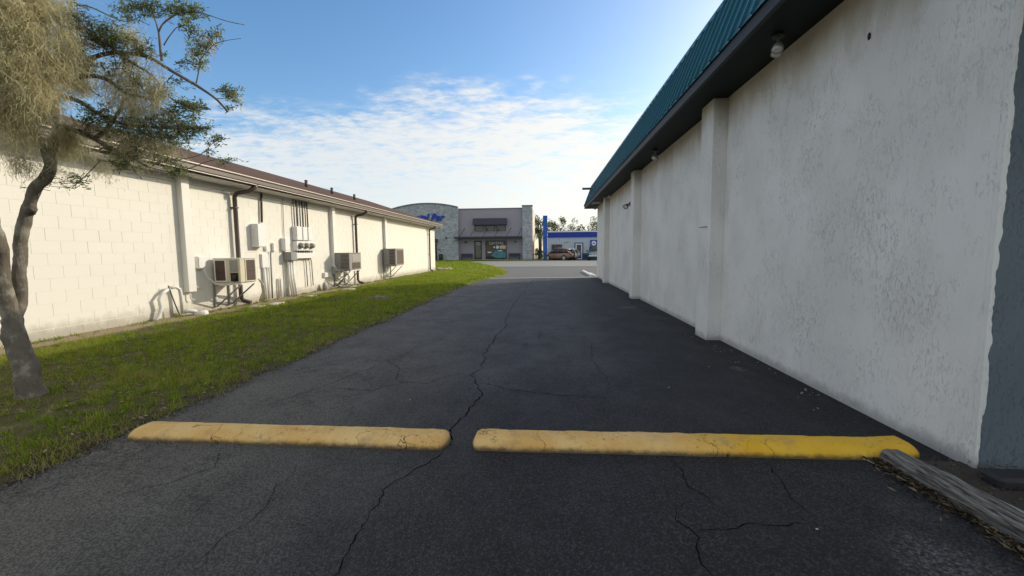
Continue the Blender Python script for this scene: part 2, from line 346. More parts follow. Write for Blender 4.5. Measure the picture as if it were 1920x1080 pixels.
    M['poster'] = paint('cream poster', (.62, .55, .40), .7, .1, 3)
    M['poster_teal'] = paint('teal window decal', (.07, .22, .26), .5, .5, 2.2)
    M['suv'] = paint('bronze brown car paint', (.23, .125, .085), .3, .08, 2, metal=.1, spec=.6)
    M['silver'] = paint('silver white car paint', (.62, .63, .65), .25, .05, 2, metal=.2, spec=.6)
    M['truck'] = paint('dark teal blue truck paint', (.045, .12, .17), .28, .1, 2, metal=.2, spec=.6)
    M['chrome'] = paint('bright trim', (.55, .57, .58), .2, .05, 4, metal=.8)
    M['alloy'] = paint('alloy wheel', (.55, .54, .52), .4, .1, 8, metal=.1)
    M['rubber'] = paint('tyre rubber', (.018, .018, .018), .85, .1, 8)
    M['red_lens'] = paint('red tail lamp', (.30, .012, .012), .2, .1, 6)
    M['black'] = paint('black plastic', (.012, .012, .013), .5, .1, 8)
    M['lens'] = paint('pale lamp glass', (.62, .61, .56), .12, .1, 12, spec=.7)
    M['lamp_grey'] = paint('aged lamp housing', (.30, .29, .27), .5, .15, 14, metal=.3, dirt=(.12, .10, .07), dirt_amt=.5)
    M['paper'] = paint('pale paper scrap', (.55, .62, .66), .8, .05, 9)
    M['rust'] = paint('rusty steel', (.07, .045, .032), .85, .3, 30)
    M['limestone'] = paint('pale broken concrete', (.50, .46, .39), .9, .15, 8, .4, 40)
    M['rock'] = paint('grey rock', (.24, .23, .22), .9, .2, 9, .5, 30)
    M['ground'] = paint('far ground', (.14, .14, .07), .95, .25, .05)
    M['black_block'] = paint('tarred concrete block', (.022, .022, .024), .7, .3, 9, .5, 30)
def shingle_mat():
    k = Mat('brown asphalt shingles'); x, y, z = k.sep()
    br = k.n('ShaderNodeTexBrick'); mp = k.n('ShaderNodeMapping'); cb = k.n('ShaderNodeCombineXYZ')
    k.L(y, cb.inputs[0]); k.L(x, cb.inputs[1]); k.L(cb.outputs[0], br.inputs['Vector'])
    br.inputs['Scale'].default_value = 1; br.inputs['Brick Width'].default_value = .3; br.inputs['Row Height'].default_value = .14; br.inputs['Mortar Size'].default_value = .006
    br.inputs['Color1'].default_value = (.085, .050, .036, 1); br.inputs['Color2'].default_value = (.13, .078, .055, 1); br.inputs['Mortar'].default_value = (.03, .02, .016, 1)
    k.set(k.mix(k.math('MULTIPLY', k.noise(60, 4, .7), .5), br.outputs['Color'], (.10, .062, .045)), .9, spec=.2); k.bump(k.noise(120, 3, .7), .5, .006); return k.m
def asphalt_mat():
    k = Mat('sealed asphalt'); x, y, z = k.sep()
    st = k.voro(92); agg = k.noise(115, 4, .72); agg2 = k.noise(48, 4, .7, loc=(3, 3, 3))
    big = k.noise(.55, 5, .6, (1, .55, 1)); mid = k.noise(2.2, 6, .65, (1, .7, 1))
    col = k.mix(k.rng(big, .35, .68), (.012, .0123, .0185), (.031, .031, .041))
    col = k.mix(k.math('MULTIPLY', k.rng(mid, .50, .72), .55), col, (.048, .048, .055))
    # aggregate showing through where the seal coat is thin
    col = k.mix(k.math('MULTIPLY', k.rng(agg, .52, .66), k.rng(mid, .30, .7, .35, .9)), col, (.075, .075, .082))
    stc = k.n('ShaderNodeSeparateColor'); k.L(st.outputs['Color'], stc.inputs[0])
    col = k.mix(k.math('MULTIPLY', k.rng(stc.outputs[0], .5, 1.0), .32), col, (.088, .088, .096))
    col = k.mix(k.math('MULTIPLY', k.rng(st.outputs['Distance'], .38, .62), .75), col, (.006, .006, .008))
    col = k.mix(k.math('MULTIPLY', k.rng(agg2, .60, .70), .35), col, (.006, .006, .008))
    # worn dusty margin along the lawn
    wx = k.math('ADD', x, k.math('MULTIPLY', k.noise(.8, 6, .68, (1, .5, 1), loc=(1, 4, 0)), 2.3))
    edge = k.math('SUBTRACT', 1.0, k.rng(wx, -1.5, 1.0))
    col = k.mix(k.math('MULTIPLY', edge, .85), col, k.mix(agg, (.095, .088, .076), (.26, .24, .20)))
    edge2 = k.math('SUBTRACT', 1.0, k.rng(k.math('ADD', x, k.math('MULTIPLY', k.noise(2.5, 6, .7), .5)), -2.95, -2.25))
    col = k.mix(k.math('MULTIPLY', edge2, k.rng(k.noise(1.6, 5, .65, loc=(2, 7, 0)), .35, .6, .35, .8)), col, k.mix(agg, (.12, .108, .092), (.25, .228, .195)))
    # paler bluish tone farther up the drive, less towards the right wall
    far = k.math('MULTIPLY', k.rng(y, 4, 17), k.rng(mid, .35, .7)); col = k.mix(k.math('MULTIPLY', far, .6), col, (.112, .110, .124))
    lane = k.math('MULTIPLY', k.rng(y, 3.0, 7.5), k.math('SUBTRACT', 1.0, k.rng(k.math('ADD', x, k.math('MULTIPLY', k.noise(.9, 5, .6, (1, .4, 1), loc=(3, 3, 0)), 1.2)), .9, 2.3)))
    col = k.mix(k.math('MULTIPLY', lane, k.rng(k.noise(1.1, 5, .6, loc=(9, 9, 0)), .3, .7, .35, .75)), col, (.105, .104, .118))
    # tar strip along the wall with gritty debris
    tx = k.math('ADD', x, k.math('MULTIPLY', k.noise(3.5, 6, .7), .35)); tar = k.rng(tx, 2.30, 2.50)
    col = k.mix(k.math('MULTIPLY', tar, .8), col, (.010, .010, .012))
    grit = k.math('MULTIPLY', tar, k.rng(k.noise(22, 6, .75, (1, .5, 1)), .60, .70)); col = k.mix(k.math('MULTIPLY', grit, .8), col, (.16, .155, .145))
    # spilt pale powder near the timber
    def spot(cx, cy, r, amt, c, sx=1.0):
        nonlocal col
        d = k.math('SQRT', k.math('ADD', k.math('POWER', k.math('MULTIPLY', k.math('SUBTRACT', x, cx), sx), 2.0), k.math('POWER', k.math('SUBTRACT', y, cy), 2.0)))
        f = k.math('SUBTRACT', 1.0, k.rng(k.math('ADD', d, k.math('MULTIPLY', k.math('SUBTRACT', k.noise(5, 6, .75, loc=(cx, cy, 0)), .5), r*1.1)), r*.25, r))
        f = k.math('MULTIPLY', f, k.rng(k.noise(38, 5, .75), .40, .62)); col = k.mix(k.math('MULTIPLY', f, amt), col, c)
    spot(1.78, 1.86, .30, .75, (.22, .22, .22)); spot(1.95, 2.25, .22, .4, (.16, .155, .15))
    spot(-.85, 4.55, .9, .55, (.16, .157, .168)); spot(.45, 5.3, 1.0, .5, (.135, .132, .145)); spot(-.95, 2.35, .5, .25, (.10, .10, .105)); spot(-.2, 7.8, 1.4, .5, (.135, .132, .145)); spot(-1.9, 2.35, .6, .35, (.13, .125, .115))
    spot(2.25, 4.95, .16, .8, (.25, .24, .22), 1.6); spot(2.0, 10.2, .3, .7, (.28, .27, .24), 1.0)
    col = k.mix(k.math('MULTIPLY', k.rng(st.outputs['Distance'], .36, .62), .6), col, (.012, .012, .012))
    col = k.mix(k.math('MULTIPLY', k.rng(stc.outputs[1], .65, 1.0), .15), col, (.20, .195, .19))
    # hairline crazing
    nz = k.n('ShaderNodeTexNoise'); nz.inputs['Scale'].default_value = 3.5; nz.inputs['Detail'].default_value = 7; nz.inputs['Roughness'].default_value = .7; k.L(k.pos, nz.inputs['Vector'])
    sc = k.n('ShaderNodeVectorMath', operation='SCALE'); k.L(nz.outputs['Color'], sc.inputs[0]); sc.inputs['Scale'].default_value = .8
    ad = k.n('ShaderNodeVectorMath', operation='ADD'); k.L(k.pos, ad.inputs[0]); k.L(sc.outputs[0], ad.inputs[1])
    cz = k.voro(2.0, 'DISTANCE_TO_EDGE', vec=ad.outputs[0]); cz2 = k.voro(7.0, 'DISTANCE_TO_EDGE', vec=ad.outputs[0])
    craze = k.math('MULTIPLY', k.math('SUBTRACT', 1.0, k.rng(cz.outputs['Distance'], 0, .011)), k.rng(k.noise(.9, 3, .5, loc=(6, 0, 0)), .45, .6))
    craze2 = k.math('MULTIPLY', k.math('SUBTRACT', 1.0, k.rng(cz2.outputs['Distance'], 0, .05)), k.math('MULTIPLY', edge, k.rng(k.noise(1.4, 3, .5), .42, .62)))
    craze = k.math('MAXIMUM', k.math('MULTIPLY', craze, .8), k.math('MULTIPLY', craze2, .75)); col = k.mix(craze, col, (.008, .008, .009))
    k.set(col, k.rng(mid, .3, .7, .62, .82), spec=.32)
    k.bump(k.math('SUBTRACT', k.math('ADD', k.math('MULTIPLY', st.outputs['Distance'], -.9), k.math('ADD', k.math('MULTIPLY', agg, .8), k.math('MULTIPLY', agg2, .5))), k.math('MULTIPLY', craze, .8)), .9, .011)
    return k.m
def soil_mat():
    k = Mat('soil and thatch'); x, y, z = k.sep(); f = k.noise(35, 6, .75); g = k.noise(2.0, 5, .6)
    sand = k.mix(f, (.20, .145, .09), (.50, .40, .28)); th = k.mix(f, (.055, .046, .022), (.17, .14, .065))
    wallside = k.math('SUBTRACT', 1.0, k.rng(k.math('ADD', x, k.math('MULTIPLY', k.math('SUBTRACT', k.noise(1.2, 5, .65), .5), .9)), -7.55, -7.15))
    kerbside = k.rng(k.math('ADD', x, k.math('MULTIPLY', k.math('SUBTRACT', k.noise(2.5, 5, .65), .5), .5)), -3.55, -3.3)
    bare = k.math('MAXIMUM', k.math('MULTIPLY', wallside, .9), k.math('MULTIPLY', k.rng(g, .58, .72), .5))
    col = k.mix(bare, th, sand); col = k.mix(k.math('MULTIPLY', kerbside, .7), col, (.075, .062, .045))
    fary = k.rng(y, 17, 22); col = k.mix(fary, col, k.mix(f, (.10, .13, .02), (.19, .20, .05)))
    k.set(col, .95, spec=.1); k.bump(f, .8, .02); return k.m
make_materials()
def structure(name, mb, mat, parent=None): return mb.build(name, mat, parent, kind='structure')

# ---------------------------------------------------------------- ground
structure('ground', MB().add([(-3000, -3000, -.05), (3000, -3000, -.05), (3000, 3000, -.05), (-3000, 3000, -.05)], [(0, 1, 2, 3)]), M['ground'])
structure('road', MB().add([(-80, 20.6, -.012), (120, 20.6, -.012), (120, 64, -.012), (-80, 64, -.012)], [(0, 1, 2, 3)]), M['road'])
structure('parking_lot', MB().add([(-80, 37.5, -.008), (120, 36.0, -.008), (120, 62.4, -.008), (-80, 62.4, -.008)], [(0, 1, 2, 3)]), paint('pale worn asphalt', (.235, .228, .215), .9, .15, .35, .2, 40))
structure('road_seam', MB().add([(-80, 36.9, -.004), (120, 35.6, -.004), (120, 36.1, -.004), (-80, 37.6, -.004)], [(0, 1, 2, 3)]), paint('dark seam', (.09, .088, .085), .9, .15, .5))
drive = structure('asphalt_drive', MB().add([(-3.6, -6, 0), (2.69, -6, 0), (2.69, 21.3, 0), (-1, 21.1, 0), (-3.6, 20.9, 0)], [(0, 1, 2, 3, 4)]), M['asphalt'])
structure('concrete_strip', MB().add([(-3.3, 20.95, .004), (-1.2, 21.15, .004), (.8, 21.45, .004), (2.9, 21.7, .004), (2.9, 22.15, .004), (.8, 21.75, .004), (-1.2, 21.4, .004), (-3.3, 21.15, .004)],
          [(0, 1, 6, 7), (1, 2, 5, 6), (2, 3, 4, 5)]), M['concrete'])
structure('sidewalk', MB().box(-40, -1.0, 62.4, 63.3, -.04, .09), M['concrete'])
structure('dirt_patch', MB().add([(2.30, -3, .008), (9, -3, .03), (9, 2.8, .03), (2.42, 2.8, .01)], [(0, 1, 2, 3)]), paint('dark dirt', (.045, .038, .030), .95, .5, 14, .9, 40))

def crack(pts, w, seed):
    rr = random.Random(seed); P = []
    for a, b in zip(pts[:-1], pts[1:]):
        n = max(2, int(math.hypot(b[0]-a[0], b[1]-a[1])/.035)); n = min(n, 60)
        for i in range(n):
            t = i/n; P.append((a[0]+(b[0]-a[0])*t, a[1]+(b[1]-a[1])*t))
    P.append(pts[-1]); vs = []; fs = []; m = len(P)
    jx = jy = 0
    for i, (x, y) in enumerate(P):
        jx = .7*jx + rr.gauss(0, .011); jy = .7*jy + rr.gauss(0, .010)
        a = P[max(0, i-1)]; b = P[min(m-1, i+1)]; tx, ty = b[0]-a[0], b[1]-a[1]; l = math.hypot(tx, ty) or 1
        ww = w*(.35+rr.random()*.9)*(1 if 3 < i < m-4 else .4)
        vs += [(x+jx-ty/l*ww, y+jy+tx/l*ww, .003), (x+jx+ty/l*ww, y+jy-tx/l*ww, .003)]
        if i: fs.append((2*i-2, 2*i-1, 2*i+1, 2*i))
    MB().add(vs, fs).build('crack', M['crack'], drive)
CR = [([(-.55, 20.5), (-.62, 18.5), (-.69, 16.77), (-.78, 12.78), (-.83, 10.31), (-.80, 8.29), (-.72, 7.58), (-.79, 6.92), (-.82, 5.77), (-.78, 4.82), (-.81, 4.54), (-.72, 4.23), (-.61, 3.9), (-.68, 3.43), (-.71, 3.16), (-.69, 2.8)], .0085),
 ([(-.82, 4.6), (-1.05, 4.55), (-1.24, 4.23), (-1.5, 4.22), (-1.74, 3.97), (-2.34, 4.02)], .005), ([(-.73, 4.31), (-.57, 4.2), (-.33, 4.03), (.14, 3.92), (.59, 3.85)], .006),
 ([(-.69, 2.8), (-.78, 2.57), (-.92, 2.34), (-.95, 2.1), (-.95, 1.84), (-.92, 1.64), (-.9, 1.3)], .0045), ([(.8, 2.8), (.84, 2.6), (.85, 2.42), (.9, 2.32), (.94, 2.2), (.98, 2.07)], .0042),
 ([(.77, 2.03), (1.01, 2.06), (1.35, 2.1)], .0055), ([(.76, 2.26), (.68, 2.11), (.75, 2.01), (.71, 1.9), (.73, 1.74), (.75, 1.4)], .0045), ([(1.52, 2.8), (1.43, 2.58), (1.38, 2.35), (1.42, 2.14)], .004),
 ([(-.1, 6.32), (-.09, 7.19), (.75, 7.47), (1.71, 7.55)], .006), ([(-1.64, 2.51), (-1.59, 2.38), (-1.6, 2.24), (-1.54, 2.06), (-1.56, 1.88), (-1.57, 1.5)], .003),
 ([(-2.1, 5.2), (-1.75, 4.75), (-1.62, 4.3), (-1.5, 4.22)], .005), ([(-2.6, 3.5), (-2.35, 4.02), (-2.2, 4.5), (-1.95, 5.3), (-1.75, 6.6)], .004), ([(.62, 3.95), (.66, 4.6), (.58, 5.2), (.7, 6.2)], .004),
 ([(-2.35, 2.7), (-2.2, 2.45), (-2.3, 2.25), (-2.6, 2.0)], .003)]
for i, (p, w) in enumerate(CR): crack(p, w*.74, i)

# ---------------------------------------------------------------- lawn
def edge_x(y):
    e = -3.30 + .10*mnoise.noise(Vector((y*.9, 3.1, 0))) + .05*mnoise.noise(Vector((y*3.1, 1.1, 0)))
    if y > 15: e += .9*min(1, ((y-15)/10))**1.5
    if y > 26: e -= (y-26)**1.35*.085
    return e
def lawn_z(x, y):
    t = max(0, min(1, (edge_x(y)-x)/.25)); z = .012 + .045*t + .018*mnoise.noise(Vector((x*.7, y*.7, 5))) * t
    d = math.hypot(x+4.85, y-11.6); z += .05*math.exp(-(d/.45)**2) - .03*math.exp(-(d/.15)**2)
    if x < -7.3: z -= .01*min(1, (-7.3-x)/.5)
    return z
def lawn():
    ys = [(-2 + .25*i) for i in range(int(24/.25))] + [22 + 1.0*i for i in range(40)]
    nx = 28; vs = []; fs = []
    for y in ys:
        e = edge_x(y); w = -8.02 if y < 30.2 else -40
        for i in range(nx+1):
            t = (i/nx)**1.6; x = e + (w-e)*t; vs.append((x, y, lawn_z(x, y) if i else -.01))
    for j in range(len(ys)-1):
        for i in range(nx): a = j*(nx+1)+i; fs.append((a, a+1, a+nx+2, a+nx+1))
    m = MB(); m.add(vs, [f[::-1] for f in fs], True); structure('lawn', m, M['soil'])
lawn()
structure('verge', MB().add([(-40, 57.0, .02), (-9.5, 58.5, .02), (-3, 60.4, .02), (-1.0, 61.2, .02), (-.4, 62.4, .03), (-40, 62.4, .03)], [(0, 1, 2, 3, 4, 5)]), M['soil'])

def blades(name, xy, z, h, w, tint, lean=.45):
    n = len(xy); a = rng.uniform(0, 2*np.pi, n); l = rng.normal(0, lean, (n, 2))*h[:, None]
    bx, by = np.cos(a)*w, np.sin(a)*w; v = np.zeros((n, 3, 3))
    v[:, 0] = np.stack([xy[:, 0]-bx, xy[:, 1]-by, z], 1); v[:, 1] = np.stack([xy[:, 0]+bx, xy[:, 1]+by, z], 1); v[:, 2] = np.stack([xy[:, 0]+l[:, 0], xy[:, 1]+l[:, 1], z+h], 1)
    return np_mesh(name, v.reshape(-1, 3), 3, np.arange(n*3), M['grass'], np.repeat(tint, 3), kind='stuff')
def grass():
    XY = []; Z = []; H = []; W = []; T = []
    def fill(x0, x1, y0, y1, dens, hh, ww):
        n = int((x1-x0)*(y1-y0)*dens); X = rng.uniform(x0, x1, n); Y = rng.uniform(y0, y1, n); u = rng.random(n); g = rng.normal(0, 1, n)
        for i in range(n):
            x, y = X[i], Y[i]; e = edge_x(y)
            if x > e+.02+.10*mnoise.noise(Vector((y*2.3, 4, 0)))+.05*g[i]: continue
            if x < -7.98 and y < 30.2: continue
            p = mnoise.noise(Vector((x*1.1, y*1.1, 0))); q = mnoise.noise(Vector((x*4, y*4, 9))); c9 = mnoise.noise(Vector((x*8, y*8, 3)))+.5*mnoise.noise(Vector((x*17, y*17, 6))); keep = .72 + .7*p + .4*q + 1.1*c9
            dw = x + .35*mnoise.noise(Vector((x*1.5, y*1.2, 4)))
            if dw < -7.05 and y < 30: keep *= max(.05, 1-(-7.05-dw)/.3)
            if math.hypot(x+4.85, y-11.6) < .5+.2*q: keep *= .25
            if y < 4.8 and x < -4.0: keep *= .72
            if math.hypot(x+4.95, y-3.5) < .55: keep *= .5
            if x > e-.10: keep *= .55
            if u[i] > keep: continue
            XY.append((x, y)); Z.append(lawn_z(x, y)-.004); H.append(hh*(.5+.6*random.random())*max(.22, 1+.7*p+.4*q+1.5*c9)*(1.5 if random.random() < .04 else 1)); W.append(ww*(.7+.6*random.random()))
            dry = .12 if (x > e-.18) else 0
            T.append(min(1, max(0, .40+.34*p+.16*g[i]+.12*q+.42*c9+dry + (.30 if random.random() < .06 else 0))))
    for _ in range(520):
        y = 1.2+rng.random()**1.4*22; wallside = rng.random() < .3
        x = (-7.93+abs(rng.normal(0, .12))) if wallside else (edge_x(y)-abs(rng.normal(0, .5))-.01)
        if not wallside and rng.random() < .4: x = rng.uniform(-7.2, -3.4)
        m_ = rng.integers(8, 26); c_ = rng.normal(.52, .16); hh = rng.uniform(.04, .10)
        for _q in range(m_):
            a_, b_ = rng.normal(0, .035, 2); XY.append((x+a_, y+b_)); Z.append(lawn_z(x, y)-.004); H.append(hh*rng.uniform(.5, 1.1)); W.append(.0045*(1+y*.06)); T.append(min(1, max(0, c_+rng.normal(0, .08))))
    fill(-8, -3.1, 1.2, 4.5, 5200, .040, .0034); fill(-8, -3.1, 4.5, 8, 4600, .042, .0042)
    fill(-8, -3.1, 8, 14, 2600, .046, .0065); fill(-8, -1.6, 14, 30, 1300, .055, .010); fill(-26, -1.6, 30, 56, 110, .09, .03)
    o = blades('grass', np.array(XY), np.array(Z), np.array(H), np.array(W), np.array(T)); o['label'] = 'short green lawn with bare and dry patches between the drive and the block wall'
    n = 9000; X = rng.uniform(-38, -.8, n); Y = rng.uniform(58, 62.3, n); k = Y > 57+1.5*(X+40)/30
    X, Y = X[k], Y[k]; n = len(X)
    blades('grass', np.stack([X, Y], 1), np.full(n, .02), rng.uniform(.06, .16, n), rng.uniform(.02, .05, n), np.clip(rng.normal(.45, .15, n), 0, 1))['label'] = 'strip of grass in front of the stone building'
grass()
def litter(name, n, fx, size, label, mat='litter', wf=.45):
    V = []; T = []
    for i in range(n):
        x, y, z = fx(); a = random.random()*6.28; s = size*(.5+random.random()); c, d = math.cos(a)*s, math.sin(a)*s; t = random.uniform(-.5, .5)*s; u = random.uniform(-.5, .5)*s
        V += [(x-c, y-d, z+.003), (x+d*wf, y-c*wf, z+.004+abs(t)), (x+c, y+d, z+.004+abs(u)), (x-d*wf, y+c*wf, z+.004)]; T += [random.random()]*4
    o = np_mesh(name, np.array(V), 4, np.arange(len(V)), M[mat], np.array(T), kind='stuff'); o['label'] = label
def f1():
    while True:
        y = 1.3+random.random()**1.5*8; x = edge_x(y)-.02-random.random()**1.2*3.2
        if mnoise.noise(Vector((x*.9, y*.9, 2))) > -.25 or random.random() < .3: return x, y, lawn_z(x, y)+random.random()*.025
litter('leaf_litter', 4200, f1, .016, 'fallen brown leaves scattered over the grass round the tree')
def f4():
    y = .8+random.random()**1.4*13; return edge_x(y)+.02+abs(random.gauss(0, .07))-.03, y, .002
litter('soil_debris', 5200, f4, .008, 'soil crumbs and leaf bits spilling from the lawn edge onto the drive', 'duff', .5)
def f2():
    y = random.uniform(.6, 3.0); return 2.19+(3.0-y)*.02-abs(random.gauss(0, .05)) , y, random.random()*.02
litter('pine_straw', 3500, f2, .017, 'dry straw and bark bits along the foot of the grey timber', 'duff', .16)
def f3():
    y = random.uniform(1.0, 2.8); return random.uniform(2.45, 4.2), y, .02+random.random()*.02
litter('wood_mulch', 4500, f3, .010, 'dark mulch and twigs on the dirt behind the grey timber', 'duff', .25)

# ---------------------------------------------------------------- right: white stucco building
def stucco_building():
    t = thing('stucco_building', (6, 12, 0), 'long white stucco building with teal metal mansard edge and slate blue rear wall', 'building')
    Y0, Y1, WX, ZS = 2.74, 21.8, 2.69, 3.62
    MB().box(WX, 3.0, Y0+.012, Y1, -.05, ZS).build('wall', M['stucco'], t)
    MB().box(WX+.02, 14, Y0-.02, Y0+.01, -.05, ZS).build('rear_wall', M['slate'], t, label='slate blue rear wall of the building')
    MB().box(WX+.0005, WX+.0192, Y0-.0245, Y0+.0115, -.05, ZS-.003).build('corner_bead', M['stucco'], t)
    rr = random.Random(5); vs = []; fs = []; w_ = .015
    for i in range(150):
        z_ = -.05+i*3.66/149; w_ = min(.030, max(.004, w_+rr.gauss(0, .006))); vs += [(WX+.0185, Y0-.0228, z_), (WX+.019+w_*.7, Y0-.0228, z_+rr.uniform(-.004, .004))]
        if i: fs.append((2*i-2, 2*i-1, 2*i+1, 2*i))
    MB().add(vs, fs).build('paint_edge', M['stucco'], t, label='ragged white paint edge lapping onto the slate blue wall')
    MB().box(3.0, 14, Y1-.2, Y1-.003, -.05, ZS).build('front_wall', M['stucco'], t)
    for (ya, yb) in ((6.52, 6.98), (12.0, 12.42), (17.75, 18.15)):
        m = MB(); m.box(2.475, WX+.01, ya, yb, -.04, ZS-.004, .012); m.build('pilaster', M['stucco'], t)
    # overhang: soffit board, dark fascia, mansard of ribbed panels
    FX, RX, RZ0, RZ1, YA, YB = 2.10, 2.43, 3.80, 4.72, 1.6, 22.5
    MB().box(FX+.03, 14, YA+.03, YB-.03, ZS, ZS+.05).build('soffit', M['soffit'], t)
    MB().box(2.2, 2.62, 19.6, 20.5, ZS-.006, ZS).build('soffit_patch', M['grey_metal'], t, label='paler patch on the soffit')
    MB().box(FX-.02, FX+.03, YA, YB, ZS-.03, RZ0).build('fascia', M['fascia'], t)
    MB().box(FX+.03, 14, YB-.03, YB+.02, ZS-.03, RZ0).build('fascia', M['fascia'], t); MB().box(FX+.03, 14, YA-.02, YA+.03, ZS-.03, RZ0).build('fascia', M['fascia'], t)
    MB().prism([(FX+.02, RZ0), (14, RZ0), (14, RZ1-.03), (RX+.02, RZ1-.03)], 'y', YA+.02, YB-.02).build('roof_core', M['fascia'], t)
    MB().box(RX-.02, 14, YA, YB, RZ1-.025, RZ1+.035).build('roof_cap', M['teal'], t)
    # one mansard panel: a flat pan between two raised ribs, following the slope
    sx, sz = RX-FX, RZ1-RZ0; ln = math.hypot(sx, sz); nx, nz = -sz/ln, sx/ln; W = .262
    prof = [(0, 0), (0, .036), (.018, .036), (.024, .004), (.12, .004), (.126, .012), (.136, .012), (.142, .004), (W-.001, .004), (W-.001, 0)]
    vs = []; fs = []
    for (bx, bz) in ((FX-.040, RZ0-.085), (RX, RZ1-.02)):
        for (u, h) in prof: vs.append((bx+nx*h-FX, u, bz+nz*h-RZ0))
    n = len(prof)
    for i in range(n-1): fs.append((i, i+1, n+i+1, n+i))
    fs.append(tuple(range(n-1, -1, -1)))
    me = bpy.data.meshes.new('roof_panel'); me.from_pydata(vs, [], fs); me.materials.append(M['teal']); me.update()
    y = YA
    while y < YB-W*.5:
        o = link('roof_panel', me, None, t); o.location = Vector((FX+random.uniform(-.003, .003), y, RZ0)) - t.location; y += W
    # front hip face at the street end
    MB().add([(FX, YB+.02, RZ0), (14, YB+.02, RZ0), (14, YB-.3, RZ1), (RX, YB-.3, RZ1)], [(0, 1, 2, 3)]).build('roof_front', M['teal'], t)
    MB().blob((2.685, 3.83, 3.15), .022, 3, .3, 1, (.5, .8, 1.5)).build('plugged_hole', M['black'], t)
    return t
stucco_building()
def floodlight(loc, label, s=1.0, wall=False, mh='lamp_grey', ml='lens', aim=(-.35, -.25, -.9)):
    t = thing('floodlight', loc, label, 'floodlight'); x, y, z = loc
    d = Vector(aim).normalized()
    if wall: MB().cyl((x+.10, y, z), (x+.06, y, z), .055*s, 14).build('base', M[mh], t); j = Vector((x+.03, y, z))
    else: MB().cyl((x, y, z+.10*s), (x, y, z+.065*s), .06*s, 14).build('base', M['dark_metal'], t); j = Vector((x, y, z+.03*s))
    MB().tube([Vector((x+.06, y, z)) if wall else Vector((x, y, z+.07*s)), j, j+d*.05*s], .013*s, 8).build('arm', M[mh], t)
    a = j+d*.04*s
    for q, off in enumerate((Vector((0, -.045, 0)), Vector((0, .05, .01)))):
        if q == 1 and not wall: off = Vector((.05, .06, .01))
        b = a+off*s; dd = (d+off*2).normalized()
        MB().tube([b, b+dd*.03*s, b+dd*.07*s, b+dd*.11*s], [.022*s, .034*s, .052*s, .06*s], 14).build('lamp_head', M[mh], t)
        MB().tube([b+dd*.108*s, b+dd*.118*s], [.055*s, .03*s], 14).build('lens', M[ml], t)
floodlight((2.42, 4.72, 3.525), 'larger twin floodlight under the soffit nearest the camera', .95)
floodlight((2.45, 9.65, 3.51), 'small twin floodlight under the soffit between the two nearest pilasters', 1.0)
floodlight((2.58, 13.4, 2.84), 'black twin floodlight on the white wall just beyond the second pilaster', 1.25, True, 'black', 'lens', (-.6, -.5, -.6))
floodlight((2.5, 16.7, 3.52), 'tiny white lamp under the soffit near the third pilaster', .8, False, 'white_paint', 'lens')
floodlight((2.5, 21.2, 3.52), 'tiny pale lamp under the soffit at the street corner', .8, False, 'white_paint', 'lens')
t = thing('sign_bracket', (2.2, 20.6, 4.3), 'grey metal bracket arm sticking out over the teal roof edge', 'bracket')
MB().box(1.80, 2.42, 20.56, 20.62, 4.32, 4.42).build('arm', M['grey_metal'], t); MB().box(1.82, 2.38, 20.53, 20.555, 4.35, 4.39).build('cover_strip', M['dark_metal'], t)
tag(MB().tube([(2.50, 6.60, 1.745), (2.44, 6.62, 1.74), (2.37, 6.64, 1.735)], [.008, .007, .005], 6).build('rusty_spike', M['rust']), 'rusty metal spike sticking out of the nearest pilaster', 'spike')

